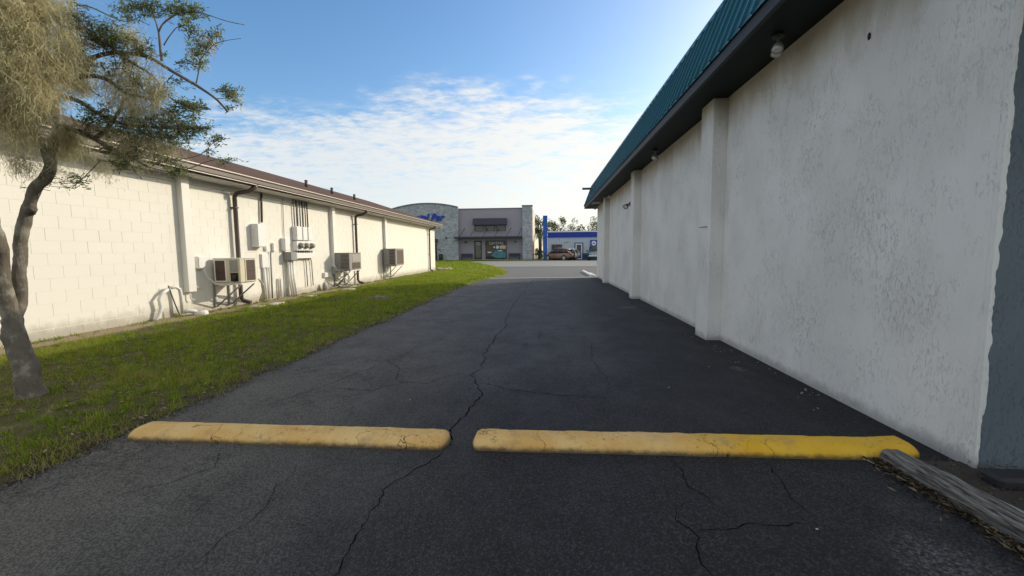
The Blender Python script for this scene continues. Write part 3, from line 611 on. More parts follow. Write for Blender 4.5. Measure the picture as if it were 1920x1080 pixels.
# ---------------------------------------------------------------- left: cream block building
def block_building():
    t = thing('block_building', (-13, 16, 0), 'long low cream painted block building with brown shingle roof and gutter', 'building')
    X, YA, YB, ZT = -8.0, 1.6, 29.7, 3.10
    MB().box(-18, X-.0025, YA, YB, -.05, ZT).build('wall', M['mortar'], t)
    BW, BH, g = .406, .2032, .0022
    def blk(mb, y, z, w, dx=0):   # chamfered face block; y,z lower corner
        c = .0016; a = (X-.012, y+.0008, z+g), (X-.012, y+w-.0008, z+g), (X-.012, y+w-.0008, z+BH-g), (X-.012, y+.0008, z+BH-g)
        b = (X+dx, y+.003, z+g+c), (X+dx, y+w-.003, z+g+c), (X+dx, y+w-.003, z+BH-g-c), (X+dx, y+.003, z+BH-g-c)
        mb.add(list(a)+list(b), [(4, 5, 6, 7), (0, 1, 5, 4), (1, 2, 6, 5), (2, 3, 7, 6), (3, 0, 4, 7)])
    proto = MB(); blk(proto, 0, 0, BW); me = bpy.data.meshes.new('block'); me.from_pydata([(v[0]-X, v[1], v[2]) for v in proto.v], [], proto.f); me.materials.append(M['block']); me.update()
    rest = MB(); cnt = 0; rows = 15; z0 = .052
    for k in range(-1, 138):
        for r in range(rows):
            y = YA + k*BW + (BW/2 if r % 2 else 0); w = BW
            if y < YA: w = BW-(YA-y); y = YA
            if y+w > YB: w = YB-y
            if w < .05: continue
            z = z0+r*BH-.05
            if abs(w-BW) < 1e-4 and 5.0 < y < 13.2 and cnt < 300:
                o = link('block', me, None, t); o.location = Vector((X+random.uniform(-.0012, .0012), y, z))-t.location; cnt += 1
            else: blk(rest, y, z, w, random.uniform(-.0012, .0012))
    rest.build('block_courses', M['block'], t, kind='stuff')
    for y, z in ((8.53, .55), (14.95, .86), (20.05, .42)):
        MB().box(X-.002, X+.13, y, y+.21, z, ZT-.002, .006).build('pipe_chase', M['cream'], t)
    # soffit, gutter, roof
    MB().box(X-.005, -7.56, YA-.3, YB+.35, ZT, ZT+.03).build('soffit', M['soffit_cream'], t)
    MB().box(X+.001, X+.03, YA, YB-.01, ZT-.14, ZT-.002).build('frieze_board', M['soffit_cream'], t)
    MB().box(-7.60, -7.565, YA-.3, YB+.36, ZT-.0, 3.30).build('fascia', M['brown'], t)
    g1 = [(-7.56, 3.175), (-7.485, 3.175), (-7.462, 3.20), (-7.462, 3.285), (-7.44, 3.305), (-7.44, 3.315), (-7.452, 3.315), (-7.475, 3.29), (-7.475, 3.205), (-7.49, 3.188), (-7.56, 3.188)]
    MB().prism(g1, 'y', YA-.3, YB+.38).build('gutter', M['brown'], t)
    MB().box(-7.462, -7.432, YA-.3, YB+.38, 3.316, 3.338).build('gutter_lip', M['sunlit_lip'], t)
    MB().box(-7.50, -7.458, YA-.3, YB+.38, 3.158, 3.174).build('gutter_lip', M['sunlit_lip'], t)
    PX, PZ = -13.0, 3.33+.333*5.45
    MB().prism([(-7.50, 3.335), (-7.50, 3.36), (PX, PZ+.025), (2*PX+7.5, 3.36), (2*PX+7.5, 3.335), (PX, PZ)], 'y', YA-.35, YB+.40).build('roof', M['shingle'], t)
    MB().prism([(-7.62, 3.10), (-7.62, 3.33), (PX, PZ-.02), (-18, 3.33), (-18, 3.10)], 'y', YB-.003, YB+.33).build('gable_end', M['soffit_cream'], t)
    for y, x in ((16.1, -9.5), (18.1, -9.5), (20.3, -9.5)):
        zr = 3.36+.333*(-7.5-x); MB().cyl((x, y, zr-.05), (x, y, zr+.26), .06, 10).build('roof_vent', M['brown'], t)
    for y, zb in ((10.12, .12), (16.9, .1), (28.0, .08)):
        dsq = MB(); p = [(-7.50, y+.28 if y < 20 else y+.1, 3.17), (-7.50, y+.24 if y < 20 else y+.08, 3.10), (-7.62, y+.14, 2.99), (-7.84, y+.02, 2.93), (-7.90, y, 2.84), (-7.90, y, 2.0), (-7.90, y, zb+.14), (-7.86, y+.02, zb+.05), (-7.68, y+.05, zb)]
        dsq.tube(p, .052, 10); dsq.build('downspout', M['brown'], t)
        s = MB()
        for zz in (2.55, 1.2): s.box(-7.99, -7.845, y-.058, y+.058, zz, zz+.03)
        s.build('strap', M['brown'], t)
        MB().tube([(-7.99, y-.28, 2.93), (-7.93, y-.22, 2.93), (-7.90, y-.02, 2.90)], .022, 8).build('tie_arm', M['white_paint'], t)
block_building()
G = None
WX = -8.0
def pipe(name, pts, r, mat, label, cat, group=None): return tag(MB().tube(pts, r, 8).build(name, M[mat]), label, cat, group)
def frame(m, x0, x1, y, z0, z1, w, d, axis='y'):
    """rectangular frame of bars lying in plane y (axis y) or x (axis x)"""
    if axis == 'y':
        m.box(x0, x1, y-d, y, z1-w, z1); m.box(x0, x1, y-d, y, z0, z0+w); m.box(x0, x0+w, y-d, y, z0+w, z1-w); m.box(x1-w, x1, y-d, y, z0+w, z1-w)
    else:
        m.box(y, y+d, x0, x1, z1-w, z1); m.box(y, y+d, x0, x1, z0, z0+w); m.box(y, y+d, x0, x0+w, z0+w, z1-w); m.box(y, y+d, x1-w, x1, z0+w, z1-w)
def stand(y0, y1, z, xf, label):
    t = thing('unit_stand', (-7.9, y0, 0), label, 'stand', 'wall stands under the air conditioners')
    for y in (y0, y1):
        MB().box(-7.99, -7.96, y-.02, y+.02, .10, z).build('strut', M['grey_metal'], t)
        MB().box(-7.96, xf, y-.02, y+.02, z-.04, z).build('arm', M['white_paint'], t)
        MB().tube([(-7.94, y, .12), (xf-.04, y, z-.05)], .018, 6).build('brace', M['grey_metal'], t)
    MB().box(xf-.04, xf, y0+.021, y1-.021, z-.038, z-.002).build('rail', M['white_paint'], t)
    MB().tube([(-7.93, y0, .22), (-7.93, y1, .16)], .016, 6).build('cross_bar', M['grey_metal'], t)
def ac(label, y0, y1, z0, z1, xf, kind):
    t = thing('air_conditioner', (xf, y0, z0), label, 'air conditioner', 'air conditioners on the cream wall')
    xb = -7.93; d = .02
    body = MB(); body.box(xb, xf, y0, y1, z0, z1, .012); body.build('cabinet', M['beige_metal' if kind == 0 else 'grey_metal'], t)
    top = MB().box(xb-.01, xf+.012, y0-.012, y1+.012, z1+.001, z1+.018, .006); top.build('top_panel', M['white_paint' if kind == 0 else 'grey_metal'], t)
    w = xf-xb
    if kind == 0:
        MB().box(xb+.05, xb+.40*w+.04, y0-.006, y0-.001, z0+.05, z1-.04).build('coil', M['coil'], t)
        MB().box(xb+.47*w, xb+.6*w, y0-.008, y0-.001, z0+.05, z1-.03).build('end_panel', M['beige_metal'], t)
        MB().box(xb+.63*w, xf-.05, y0-.006, y0-.001, z0+.26, z1-.03).build('access_panel', M['grey_metal'], t)
        MB().box(xb+.63*w, xf-.05, y0-.005, y0-.001, z0+.03, z0+.24).build('compressor_bay', M['black'], t)
        m = MB(); m.tube([(xb+.7*w, y0-.03, z0+.05), (xb+.76*w, y0-.04, z0+.14), (xb+.85*w, y0-.03, z0+.05)], .014, 6); m.cyl((xb+.8*w, y0-.02, z0+.03), (xb+.8*w, y0-.02, z0+.17), .04, 10); m.build('compressor', M['dark_metal'], t)
        MB().box(xf+.001, xf+.006, y0+.20, y1-.05, z0+.04, z1-.03).build('coil', M['coil'], t)
        f = MB(); frame(f, y0+.17, y1-.01, xf, z0+.012, z1-.006, .025, .012, 'x'); f.build('coil_frame', M['beige_metal'], t)
        f = MB(); frame(f, xb+.02, xb+.40*w+.06, y0, z0+.02, z1-.01, .028, .012, 'y'); f.build('coil_frame', M['white_paint'], t)
        nf = 9
        m = MB()
        for i in range(nf): zz = z0+.07+i*(z1-z0-.13)/nf; m.box(xf+.0065, xf+.010, y0+.205, y1-.045, zz, zz+.006)
        m.build('guard_wires', M['dark_metal'], t)
    else:
        fx = xb+(.45 if kind == 1 else .5)*w
        MB().box(fx, xf-.03, y0-.006, y0-.001, z0+.05, z1-.05).build('coil', M['coil'], t)
        n = 10
        for i in range(n):
            zz = z0+.06+i*(z1-z0-.12)/n
            MB().box(fx-.005, xf-.025, y0-.018, y0-.007, zz, zz+.022).build('louver', M['grey_metal'], t)
        MB().box(xf+.001, xf+.007, y0+.25, y1-.06, z0+(.30 if kind == 1 else .06), z1-.05).build('side_panel', M['lamp_grey' if kind == 1 else 'coil'], t)
        if kind == 1:
            MB().box(xf+.001, xf+.008, y0+.22, y1-.10, z0+.04, z0+.27).build('grille', M['coil'], t)
        else:
            f = MB(); frame(f, y0+.05, y1-.01, xf, z0+.01, z1-.01, .05, .012, 'x'); f.build('coil_frame', M['grey_metal'], t)
ac('rusty beige air conditioner with open dark coil, nearest of the wall units', 9.32, 9.86, .70, 1.27, -7.26, 0)
ac('grey louvred air conditioner with tangled hoses below, middle of the wall units', 15.0, 16.0, .74, 1.37, -7.32, 1)
ac('grey air conditioner with dark coil opening, farthest along the cream wall', 19.8, 21.0, .74, 1.55, -7.32, 2)
stand(9.36, 9.82, .69, -7.26, 'white angle iron stand under the rusty beige air conditioner')
stand(15.1, 15.9, .73, -7.32, 'angle iron stand under the middle louvred air conditioner')
stand(19.95, 20.85, .73, -7.32, 'angle iron stand under the farthest air conditioner')
def ubox(name, y0, y1, z0, z1, d, mat, label, cat='utility box', door=True):
    t = thing(name, (WX, y0, z0), label, cat)
    MB().box(WX+.001, WX+d, y0, y1, z0, z1, .008).build('case', M[mat], t)
    if door: MB().box(WX+d+.001, WX+d+.008, y0+.012, y1-.012, z0+.015, z1-.015, .003).build('door', M['white_paint'], t)
    return t
ubox('disconnect_box', 8.86, 9.06, 1.06, 1.34, .10, 'white_paint', 'small white disconnect box between the pipe chase and nearest air conditioner')
ubox('telephone_cabinet', 10.75, 11.10, 1.57, 2.20, .20, 'white_paint', 'tall white telephone cabinet above right of the nearest air conditioner')
ubox('junction_box', 11.06, 11.36, .98, 1.38, .05, 'white_paint', 'flat white panel box right beside the rusty beige air conditioner')
ubox('junction_box', 11.25, 11.36, 1.47, 1.70, .07, 'white_paint', 'first slim white box right of the telephone cabinet', door=False)
ubox('junction_box', 11.58, 11.70, 1.45, 1.70, .07, 'white_paint', 'second slim white box right of the telephone cabinet', door=False)
ubox('switch_box', 12.02, 12.26, 1.47, 1.85, .13, 'white_paint', 'white switch box left of the three round meters')
for i, (ya, yb) in enumerate(((12.62, 12.92), (12.96, 13.22), (13.26, 13.52))):
    ubox('breaker_box', ya, yb, 1.80, 2.24, .15, 'white_paint', ('white breaker box over the left round meter', 'white breaker box over the middle round meter', 'white breaker box over the right round meter')[i])
t = thing('meter_bank', (WX, 12.6, 1.45), 'bank of three round glass electric meters on a white box', 'electric meter')
MB().box(WX+.001, WX+.15, 12.60, 13.62, 1.47, 1.775, .008).build('case', M['white_paint'], t)
for y in (12.78, 13.09, 13.40):
    MB().cyl((WX+.15, y, 1.63), (WX+.18, y, 1.63), .10, 18).build('meter_ring', M['grey_metal'], t)
    MB().tube([(WX+.18, y, 1.63), (WX+.25, y, 1.63), (WX+.275, y, 1.63)], [.085, .08, .05], 16).build('meter_glass', M['meter_glass'], t)
m = MB()
for y in (12.66, 12.78, 12.92, 13.04, 13.18, 13.30, 13.44, 13.55): m.cyl((WX+.08, y, 1.40), (WX+.08, y, 1.468), .022, 8)
m.build('conduit_hub', M['dark_metal'], t)
t = thing('wiring_trough', (WX, 12.2, 1.2), 'white horizontal wiring trough under the round meters', 'wiring trough')
MB().box(WX+.001, WX+.16, 12.42, 13.62, 1.22, 1.40, .006).build('case', M['white_paint'], t); MB().box(WX+.02, WX+.26, 12.10, 12.41, 1.17, 1.43, .008).build('end_box', M['grey_metal'], t)
gC = 'painted conduits on the cream wall'
for i, y in enumerate((12.70, 12.84, 13.02, 13.16, 13.32, 13.44)):
    pipe('conduit', [(WX+.05, y, 3.08), (WX+.05, y, 2.25)], .020, 'dark_metal' if i % 2 else 'grey_metal', ('first', 'second', 'third', 'fourth', 'fifth', 'last')[i]+' conduit from the left in the row of six dropping from the eave', 'conduit', gC)
pipe('conduit', [(WX+.05, 11.22, 3.08), (WX+.05, 11.20, 2.9), (WX+.05, 11.16, 2.26)], .030, 'brown', 'short dark brown conduit dropping from the eave near the telephone cabinet', 'conduit')
pipe('conduit', [(WX+.03, 12.20, 3.08), (WX+.03, 12.16, 1.86)], .010, 'grey_metal', 'thin grey conduit dropping from the eave to the switch box', 'conduit')
pipe('conduit', [(WX+.05, 11.46, 1.45), (WX+.05, 11.44, .8), (WX+.05, 11.42, .08)], .022, 'grey_metal', 'grey conduit from the slim white boxes down to the ground', 'conduit')
pipe('conduit', [(WX+.04, 11.14, .97), (WX+.05, 11.15, .08)], .045, 'pvc', 'fat white conduit below the flat white panel box', 'conduit')
pipe('conduit', [(WX+.04, 11.28, .97), (WX+.04, 11.29, .08)], .028, 'pvc', 'thin white conduit below the flat white panel box', 'conduit')
pipe('standpipe', [(WX+.05, 11.75, .07), (WX+.05, 11.75, .60), (WX+.06, 11.79, .66), (WX+.05, 11.83, .60), (WX+.05, 11.83, .07)], .022, 'pvc', 'white hairpin standpipe rising from the ground left of the wiring trough', 'pipe')
for y, r, lb in ((12.16, .026, 'leftmost white riser under the grey end of the wiring trough'), (12.26, .040, 'middle white riser under the grey end of the wiring trough'), (12.37, .045, 'rightmost fat white riser under the grey end of the wiring trough')):
    pipe('conduit', [(WX+.12, y, 1.17), (WX+.12, y+.01, .6), (WX+.17, y+.03, .07)], r, 'pvc', lb, 'conduit')
for y, lb in ((13.22, 'left thin conduit hanging under the wiring trough'), (13.55, 'right thin conduit hanging under the wiring trough')):
    pipe('conduit', [(WX+.05, y-.06, 1.22), (WX+.05, y, 1.1), (WX+.05, y+.03, .28)], .016, 'grey_metal', lb, 'conduit')
ubox('valve_box', 14.3, 14.78, .50, .68, .08, 'white_paint', 'low white box on the wall left of the middle air conditioner', door=True)
# cables and hoses
pipe('cable', [(-7.90, 9.0, 1.07), (-7.86, 9.03, .86), (-7.75, 9.12, .70), (-7.6, 9.2, .64), (-7.45, 9.28, .66)], .012, 'pvc', 'white flexible cable from the disconnect box to the nearest air conditioner', 'cable')
pipe('hose', [(-7.93, 8.72, .72), (-7.88, 8.85, .58)], .012, 'pvc', 'short white hose stub beside the nearest pipe chase', 'hose')
pipe('hose', [(-7.93, 8.62, .55), (-7.93, 8.62, .40), (-7.9, 8.68, .36)], .014, 'pvc', 'short white drain hook under the nearest pipe chase', 'hose')
for i in range(3):
    o = i*.05
    pipe('hose', [(-7.30, 9.98+o, .75-o*.5), (-7.42, 10.25+o, .62-o), (-7.65, 10.6+o, .36-o), (-7.85, 10.72+o, .08)], .016, 'pvc', ('leftmost', 'middle', 'rightmost')[i]+' of three pale hoses curving from the rusty beige air conditioner to the ground', 'hose', 'hoses at the nearest air conditioner')
for i in range(9):
    rr = random.Random(40+i); y0 = 14.6+rr.random()*.5; pts = [(-7.85, 14.7+.05*i, .95-.04*i)]
    for q in range(1, 7): pts.append((-7.75+.35*math.sin(q*.8+i), 14.85+.12*q+rr.uniform(-.1, .1), max(.08, .85-.16*q+rr.uniform(-.08, .12))))
    pipe('hose', pts, .018, ('pvc', 'grey_metal', 'white_paint')[i % 3], 'pale tangled hose hanging under the middle air conditioner', 'hose', 'tangled hoses under the middle air conditioner')
for i in range(2):
    pipe('hose', [(-7.8, 19.9+.1*i, .76), (-7.8, 19.75+.1*i, .4), (-7.85, 19.7+.1*i, .08)], .02, 'pvc', ('nearer', 'farther')[i]+' of two pale hoses dropping beside the farthest air conditioner', 'hose', 'hoses at the farthest air conditioner')
# gas pipe arch with a clamp and rod, drain fitting
t = thing('pipe_arch', (-7.85, 8.0, 0), 'pale arched pipe rising from the ground below the nearest pipe chase', 'pipe')
MB().tube([(-7.92, 7.66, .02), (-7.90, 7.80, .12), (-7.90, 7.86, .3), (-7.90, 7.83, .48), (-7.90, 7.94, .60), (-7.9, 8.08, .68)], .036, 8).build('shaded_leg', M['pvc'], t)
MB().tube([(-7.9, 8.08, .68), (-7.88, 8.20, .70), (-7.86, 8.28, .64), (-7.86, 8.30, .50), (-7.86, 8.31, .10)], .036, 8).build('front_leg', M['pvc'], t)
MB().tube([(-7.88, 8.04, .74), (-7.84, 8.10, .40), (-7.80, 8.18, .06)], .012, 6).build('rod', M['rust'], t)
t = thing('drain_fitting', (-7.75, 8.5, 0), 'white plastic drain elbow and cap lying at the foot of the wall', 'drain pipe')
MB().tube([(-7.86, 8.33, .14), (-7.82, 8.42, .16), (-7.74, 8.50, .12), (-7.70, 8.52, .05)], .05, 10).build('elbow', M['pvc'], t)
MB().cyl((-7.72, 8.50, .04), (-7.52, 8.56, .07), .085, 14).build('cap', M['pvc'], t)
for i, (x, y, r, s, lb) in enumerate(((-7.25, 9.75, .2, (1.1, 1.3, .14), 'pale flat broken slab on the dirt right of the nearest air conditioner'), (-7.05, 10.25, .22, (.8, 1.6, .14), 'long pale flat slab at the grass edge below the telephone cabinet'),
        (-7.1, 14.35, .28, (.9, 1.3, .12), 'pale flat slab in the grass below the middle air conditioner'), (-7.2, 12.1, .22, (.7, 1.2, .1), 'pale flat stone in the grass below the wiring trough'))):
    tag(MB().blob((x, y, lawn_z(x, y)+.012), r, i+5, .5, 2, s).build('broken_slab', M['limestone']), lb, 'slab')
tag(MB().blob((-7.84, 14.15, .12), .15, 2, .5, 2, (.6, .8, 1.3)).build('rock', M['rock']), 'grey pointed rock leaning at the wall foot left of the middle air conditioner', 'rock')
for i in range(7):
    tag(MB().blob((-7.9+.16*i+random.uniform(-.03, .03), 30.1+random.uniform(-.3, .3), .12), .11+.04*random.random(), i+20, .5, 1, (1, 1, .9)).build('rubble_stone', M['limestone']), 'pale rubble stone piled at the far corner of the block building', 'stone', 'rubble stones at the far corner')
st = thing('tree_stump', (-4.85, 11.6, 0), 'low rotten tree stump in a bare patch of the lawn', 'stump')
MB().blob((-4.85, 11.6, .06), .16, 31, .6, 2, (1.2, 1, .45)).build('wood', M['bark'], st)
for i in range(9):
    a = i*.7; MB().tube([(-4.85+.12*math.cos(a), 11.6+.12*math.sin(a), .08), (-4.85+.38*math.cos(a+.1), 11.6+.38*math.sin(a+.1), .07), (-4.85+.55*math.cos(a+.3), 11.6+.55*math.sin(a+.3), .04)], [.035, .022, .008], 6).build('root', M['bark'], st)

# ---------------------------------------------------------------- kerbs, timber, odds and ends near the camera
def kerb(x0, x1, yfun, w, h, name, mat, label, chip=0, open_end=False):
    n = int((x1-x0)/.03); prof = [(-.5, -.01), (-.49, .28), (-.46, .50), (-.40, .68), (-.30, .86), (-.20, .96), (-.08, 1.0), (.12, 1.0), (.26, .95), (.40, .72), (.48, .4), (.5, -.01)]; vs = []; fs = []; m = len(prof)
    for i in range(n+1):
        t = i/n; x = x0+(x1-x0)*t; e = min(t*(x1-x0), (1-t)*(x1-x0))/.075
        if open_end and t > .5: e = 1
        k = math.sqrt(max(0, 1-(1-min(1, e))**2)); kk = .25+.75*k; yc = yfun(x)
        for (u, v) in prof:
            q = mnoise.noise(Vector((x*5, u*3, 1.7+x0))); q2 = mnoise.noise(Vector((x*19, u*9, v*4)))
            lift = 1+.05*q+.055*q2
            if chip and v < .5 and u < 0: lift -= 1.3*max(0, mnoise.noise(Vector((x*7, 0, 9)))-.08)
            vs.append((x, yc+u*w*kk*(1+.02*q2)+.006*q, max(-.01, v*h*max(k, .05)*lift)))
    for i in range(n):
        for j in range(m-1): a = i*m+j; fs.append((a, a+m, a+m+1, a+1))
    fs.append(tuple(range(m))); fs.append(tuple(n*m+j for j in range(m-1, -1, -1)))
    o = MB().add(vs, fs, True).build(name, M[mat]); return tag(o, label, 'kerb', 'yellow kerbs across the drive')
kerb(-3.19, -.70, lambda x: 2.885+.0*x, .26, .074, 'yellow_kerb', 'yellow_faded', 'faded tan yellow kerb on the left, from the lawn to the middle gap', 1)
kerb(-.535, 2.52, lambda x: 2.90+.012*x+max(0, x-2.2)*.10, .26, .078, 'yellow_kerb', 'yellow', 'long yellow kerb on the right, from the middle gap to the white wall', 1)
tm = MB()
def timber():
    pts = [(2.25, 3.02), (2.27, 2.6), (2.30, 2.1), (2.33, 1.6), (2.36, .6), (2.40, -.8)]; prof = [(-.055, 0), (-.06, .07), (-.048, .118), (-.02, .128), (.01, .119), (.045, .128), (.06, .09), (.055, 0)]
    n = 90; vs = []; fs = []; m = len(prof)
    for i in range(n+1):
        t = i/n; y = 2.79-3.6*t; x = 2.255+(2.79-y)*.04+.006*math.sin(y*4); s = .8+.2*min(1, t*10)
        for j, (u, v) in enumerate(prof):
            q = mnoise.noise(Vector((j*2.1, y*1.3, 0))); q2 = mnoise.noise(Vector((j*3.3, y*9, 4)))
            vs.append((x+u*(1+.12*q), y, v*(s if v else 1)*(1+.10*q+.06*q2)*.88))
    for i in range(n):
        for j in range(m-1): a = i*m+j; fs.append((a, a+1, a+m+1, a+m))
    fs.append(tuple(range(m-1, -1, -1))); tm.add(vs, fs)
timber(); tag(tm.build('landscape_timber', M['timber']), 'weathered grey landscape timber edging the drive at the lower right corner', 'timber')
tag(MB().box(2.60, 2.86, 2.47, 2.60, 0.0, .075, .018).build('paving_block', M['black_block']), 'dark tarred block lying at the corner of the white wall', 'block')
tag(MB().add([(2.86, 2.36, .035), (2.98, 2.35, .04), (3.0, 2.44, .055), (2.88, 2.45, .05), (2.86, 2.36, .030), (2.98, 2.35, .035), (3.0, 2.44, .05), (2.88, 2.45, .045)], [(0, 1, 2, 3), (7, 6, 5, 4), (0, 4, 5, 1), (1, 5, 6, 2), (2, 6, 7, 3), (3, 7, 4, 0)]).build('paper_scrap', M['paper']), 'pale scrap of paper on the dirt below the slate wall', 'litter')
tag(MB().tube([(2.03, 2.93, .012), (2.06, 2.85, .012), (2.11, 2.78, .010), (2.13, 2.70, .008)], [.006, .006, .004, .002], 5).build('twig', M['limestone']), 'pale bent twig at the end of the grey timber', 'twig')
wk = thing('white_kerb', (2.5, 23.5, 0), 'white painted kerb rail on the ground at the street end of the wall', 'kerb')
MB().prism([(2.42, -.01), (2.42, .10), (2.56, .10), (2.56, -.01)], 'y', 22.6, 27.5).build('rail', M['white_paint'], wk); MB().box(2.62, 2.75, 22.5, 25.0, -.01, .07, .02).build('rail', M['white_paint'], wk)
for i in range(26):
    rr = random.Random(i+100); x, y = rr.uniform(2.3, 2.62), rr.uniform(3.3, 7.5)
    tag(MB().blob((x, y, .006), rr.uniform(.005, .012), i, .5, 1, (1, 1.2, .5)).build('pebble', M['rock']), 'small grey pebble on the tar strip at the foot of the white wall', 'pebble', 'pebbles along the wall foot')
for i, (x, y) in enumerate(((-1.28, 3.72), (1.35, 2.06), (1.95, 5.0), (1.25, 4.2))):
    tag(MB().blob((x, y, .006), (.006), i+60, .4, 1, (1.3, 1, .5)).build('pebble', M['limestone']), 'tiny white chip lying on the dark drive', 'pebble', 'white chips on the drive')

# ---------------------------------------------------------------- near tree with hanging moss
BR = [(0.098,0.076,[(-4.946,3.5,-0.005),(-4.972,3.5,0.243),(-5.055,3.52,0.524),(-5.143,3.55,0.789)]),
(0.066,0.048,[(-5.143,3.55,0.789),(-5.135,3.52,1.04),(-5.118,3.5,1.295),(-5.034,3.45,1.542),(-5.056,3.4,1.876),(-5.064,3.3,2.232)]),
(0.052,0.046,[(-5.134,3.55,0.768),(-5.141,3.62,0.951),(-5.149,3.66,1.184),(-5.166,3.7,1.445),(-5.135,3.72,1.681),(-5.089,3.74,1.848),(-5.024,3.76,2.031),(-4.922,3.78,2.135),(-4.862,3.8,2.272),(-4.874,3.82,2.389)]),
(0.044,0.026,[(-4.875,3.82,2.379),(-4.883,3.78,2.457),(-4.889,3.74,2.533),(-4.858,3.65,2.791),(-4.785,3.55,3.13),(-4.764,3.5,3.56)]),
(0.042,0.024,[(-4.875,3.82,2.379),(-4.865,3.86,2.512),(-4.878,3.9,2.643),(-4.883,3.9,2.798),(-4.914,3.9,2.98),(-4.925,3.9,3.133)]),
(0.034,0.012,[(-4.86,3.88,2.673),(-4.775,3.9,2.665),(-4.608,3.95,2.606),(-4.47,4.0,2.504),(-4.297,4.05,2.41),(-4.15,4.1,2.313)]),
(0.022,0.008,[(-4.558,3.97,2.579),(-4.419,4.0,2.709),(-4.339,4.05,2.88),(-4.34,4.1,3.003)]),
(0.016,0.006,[(-4.47,4.0,2.504),(-4.331,4.05,2.373),(-4.222,4.1,2.189)]),
(0.028,0.02,[(-4.925,3.9,3.133),(-4.823,3.92,3.127),(-4.725,3.95,3.135),(-4.647,3.97,3.16),(-4.595,4.0,3.325),(-4.516,4.02,3.402),(-4.341,4.05,3.444)]),
(0.022,0.01,[(-4.341,4.05,3.444),(-4.19,4.1,3.444),(-4.037,4.12,3.41),(-3.803,4.15,3.261),(-3.589,4.2,3.129),(-3.431,4.22,3.012),(-3.323,4.25,2.883)]),
(0.028,0.012,[(-4.851,3.85,3.101),(-4.668,3.88,3.125),(-4.472,3.9,3.146),(-4.347,3.95,3.13),(-4.183,4.0,3.014),(-3.94,4.1,2.962)]),
(0.026,0.01,[(-4.911,3.9,3.056),(-4.805,3.93,2.986),(-4.661,3.96,2.929),(-4.497,4.0,2.817),(-4.319,4.1,2.735),(-3.94,4.2,2.725),(-3.574,4.3,2.742)]),
(0.016,0.007,[(-4.544,3.7,3.657),(-4.505,3.75,3.602),(-4.326,3.9,3.489),(-4.102,4.0,3.309),(-3.989,4.1,3.206),(-3.856,4.2,2.994),(-3.559,4.3,2.935)]),
(0.014,0.009,[(-3.915,4.13,3.373),(-3.919,4.13,3.524),(-3.925,4.13,3.654)]),
(0.008,0.004,[(-3.925,4.13,3.654),(-3.953,4.12,3.805),(-4.026,4.1,3.925)]),
(0.009,0.003,[(-3.925,4.13,3.654),(-3.871,4.13,3.729),(-3.749,4.13,3.799),(-3.648,4.15,3.836),(-3.484,4.16,3.833),(-3.247,4.18,3.759),(-3.042,4.2,3.713)]),
(0.006,0.003,[(-3.878,4.13,3.522),(-3.803,4.14,3.627),(-3.712,4.15,3.705),(-3.621,4.2,3.664)]),
(0.007,0.003,[(-3.623,4.2,3.146),(-3.582,4.2,3.277),(-3.556,4.2,3.382),(-3.622,4.2,3.506),(-3.713,4.2,3.626)]),
(0.004,0.002,[(-3.555,4.2,3.398),(-3.397,4.2,3.533),(-3.249,4.2,3.573),(-3.092,4.2,3.586)]),
(0.004,0.002,[(-3.431,4.22,3.012),(-3.325,4.22,3.014),(-3.186,4.22,3.051)]),
(0.005,0.002,[(-3.817,4.15,3.24),(-3.878,4.1,3.128),(-3.944,4.1,3.057)]),
(0.005,0.002,[(-4.106,4.15,2.361),(-3.909,4.2,2.394),(-3.676,4.25,2.454),(-3.556,4.3,2.586),(-3.442,4.3,2.638)]),
(0.006,0.003,[(-4.15,4.1,2.313),(-3.919,4.2,2.272),(-3.57,4.3,2.406),(-3.335,4.35,2.4)]),
(0.01,0.004,[(-4.644,3.6,3.516),(-4.49,3.7,3.655),(-4.33,3.8,3.749),(-4.172,4.0,3.702),(-4.086,4.1,3.79)]),
(0.012,0.005,[(-4.659,3.97,3.161),(-4.577,4.0,3.055),(-4.478,4.0,2.989)]),
(0.006,0.003,[(-4.522,3.98,2.363),(-4.682,3.95,2.201),(-4.783,3.9,2.078)]),
]
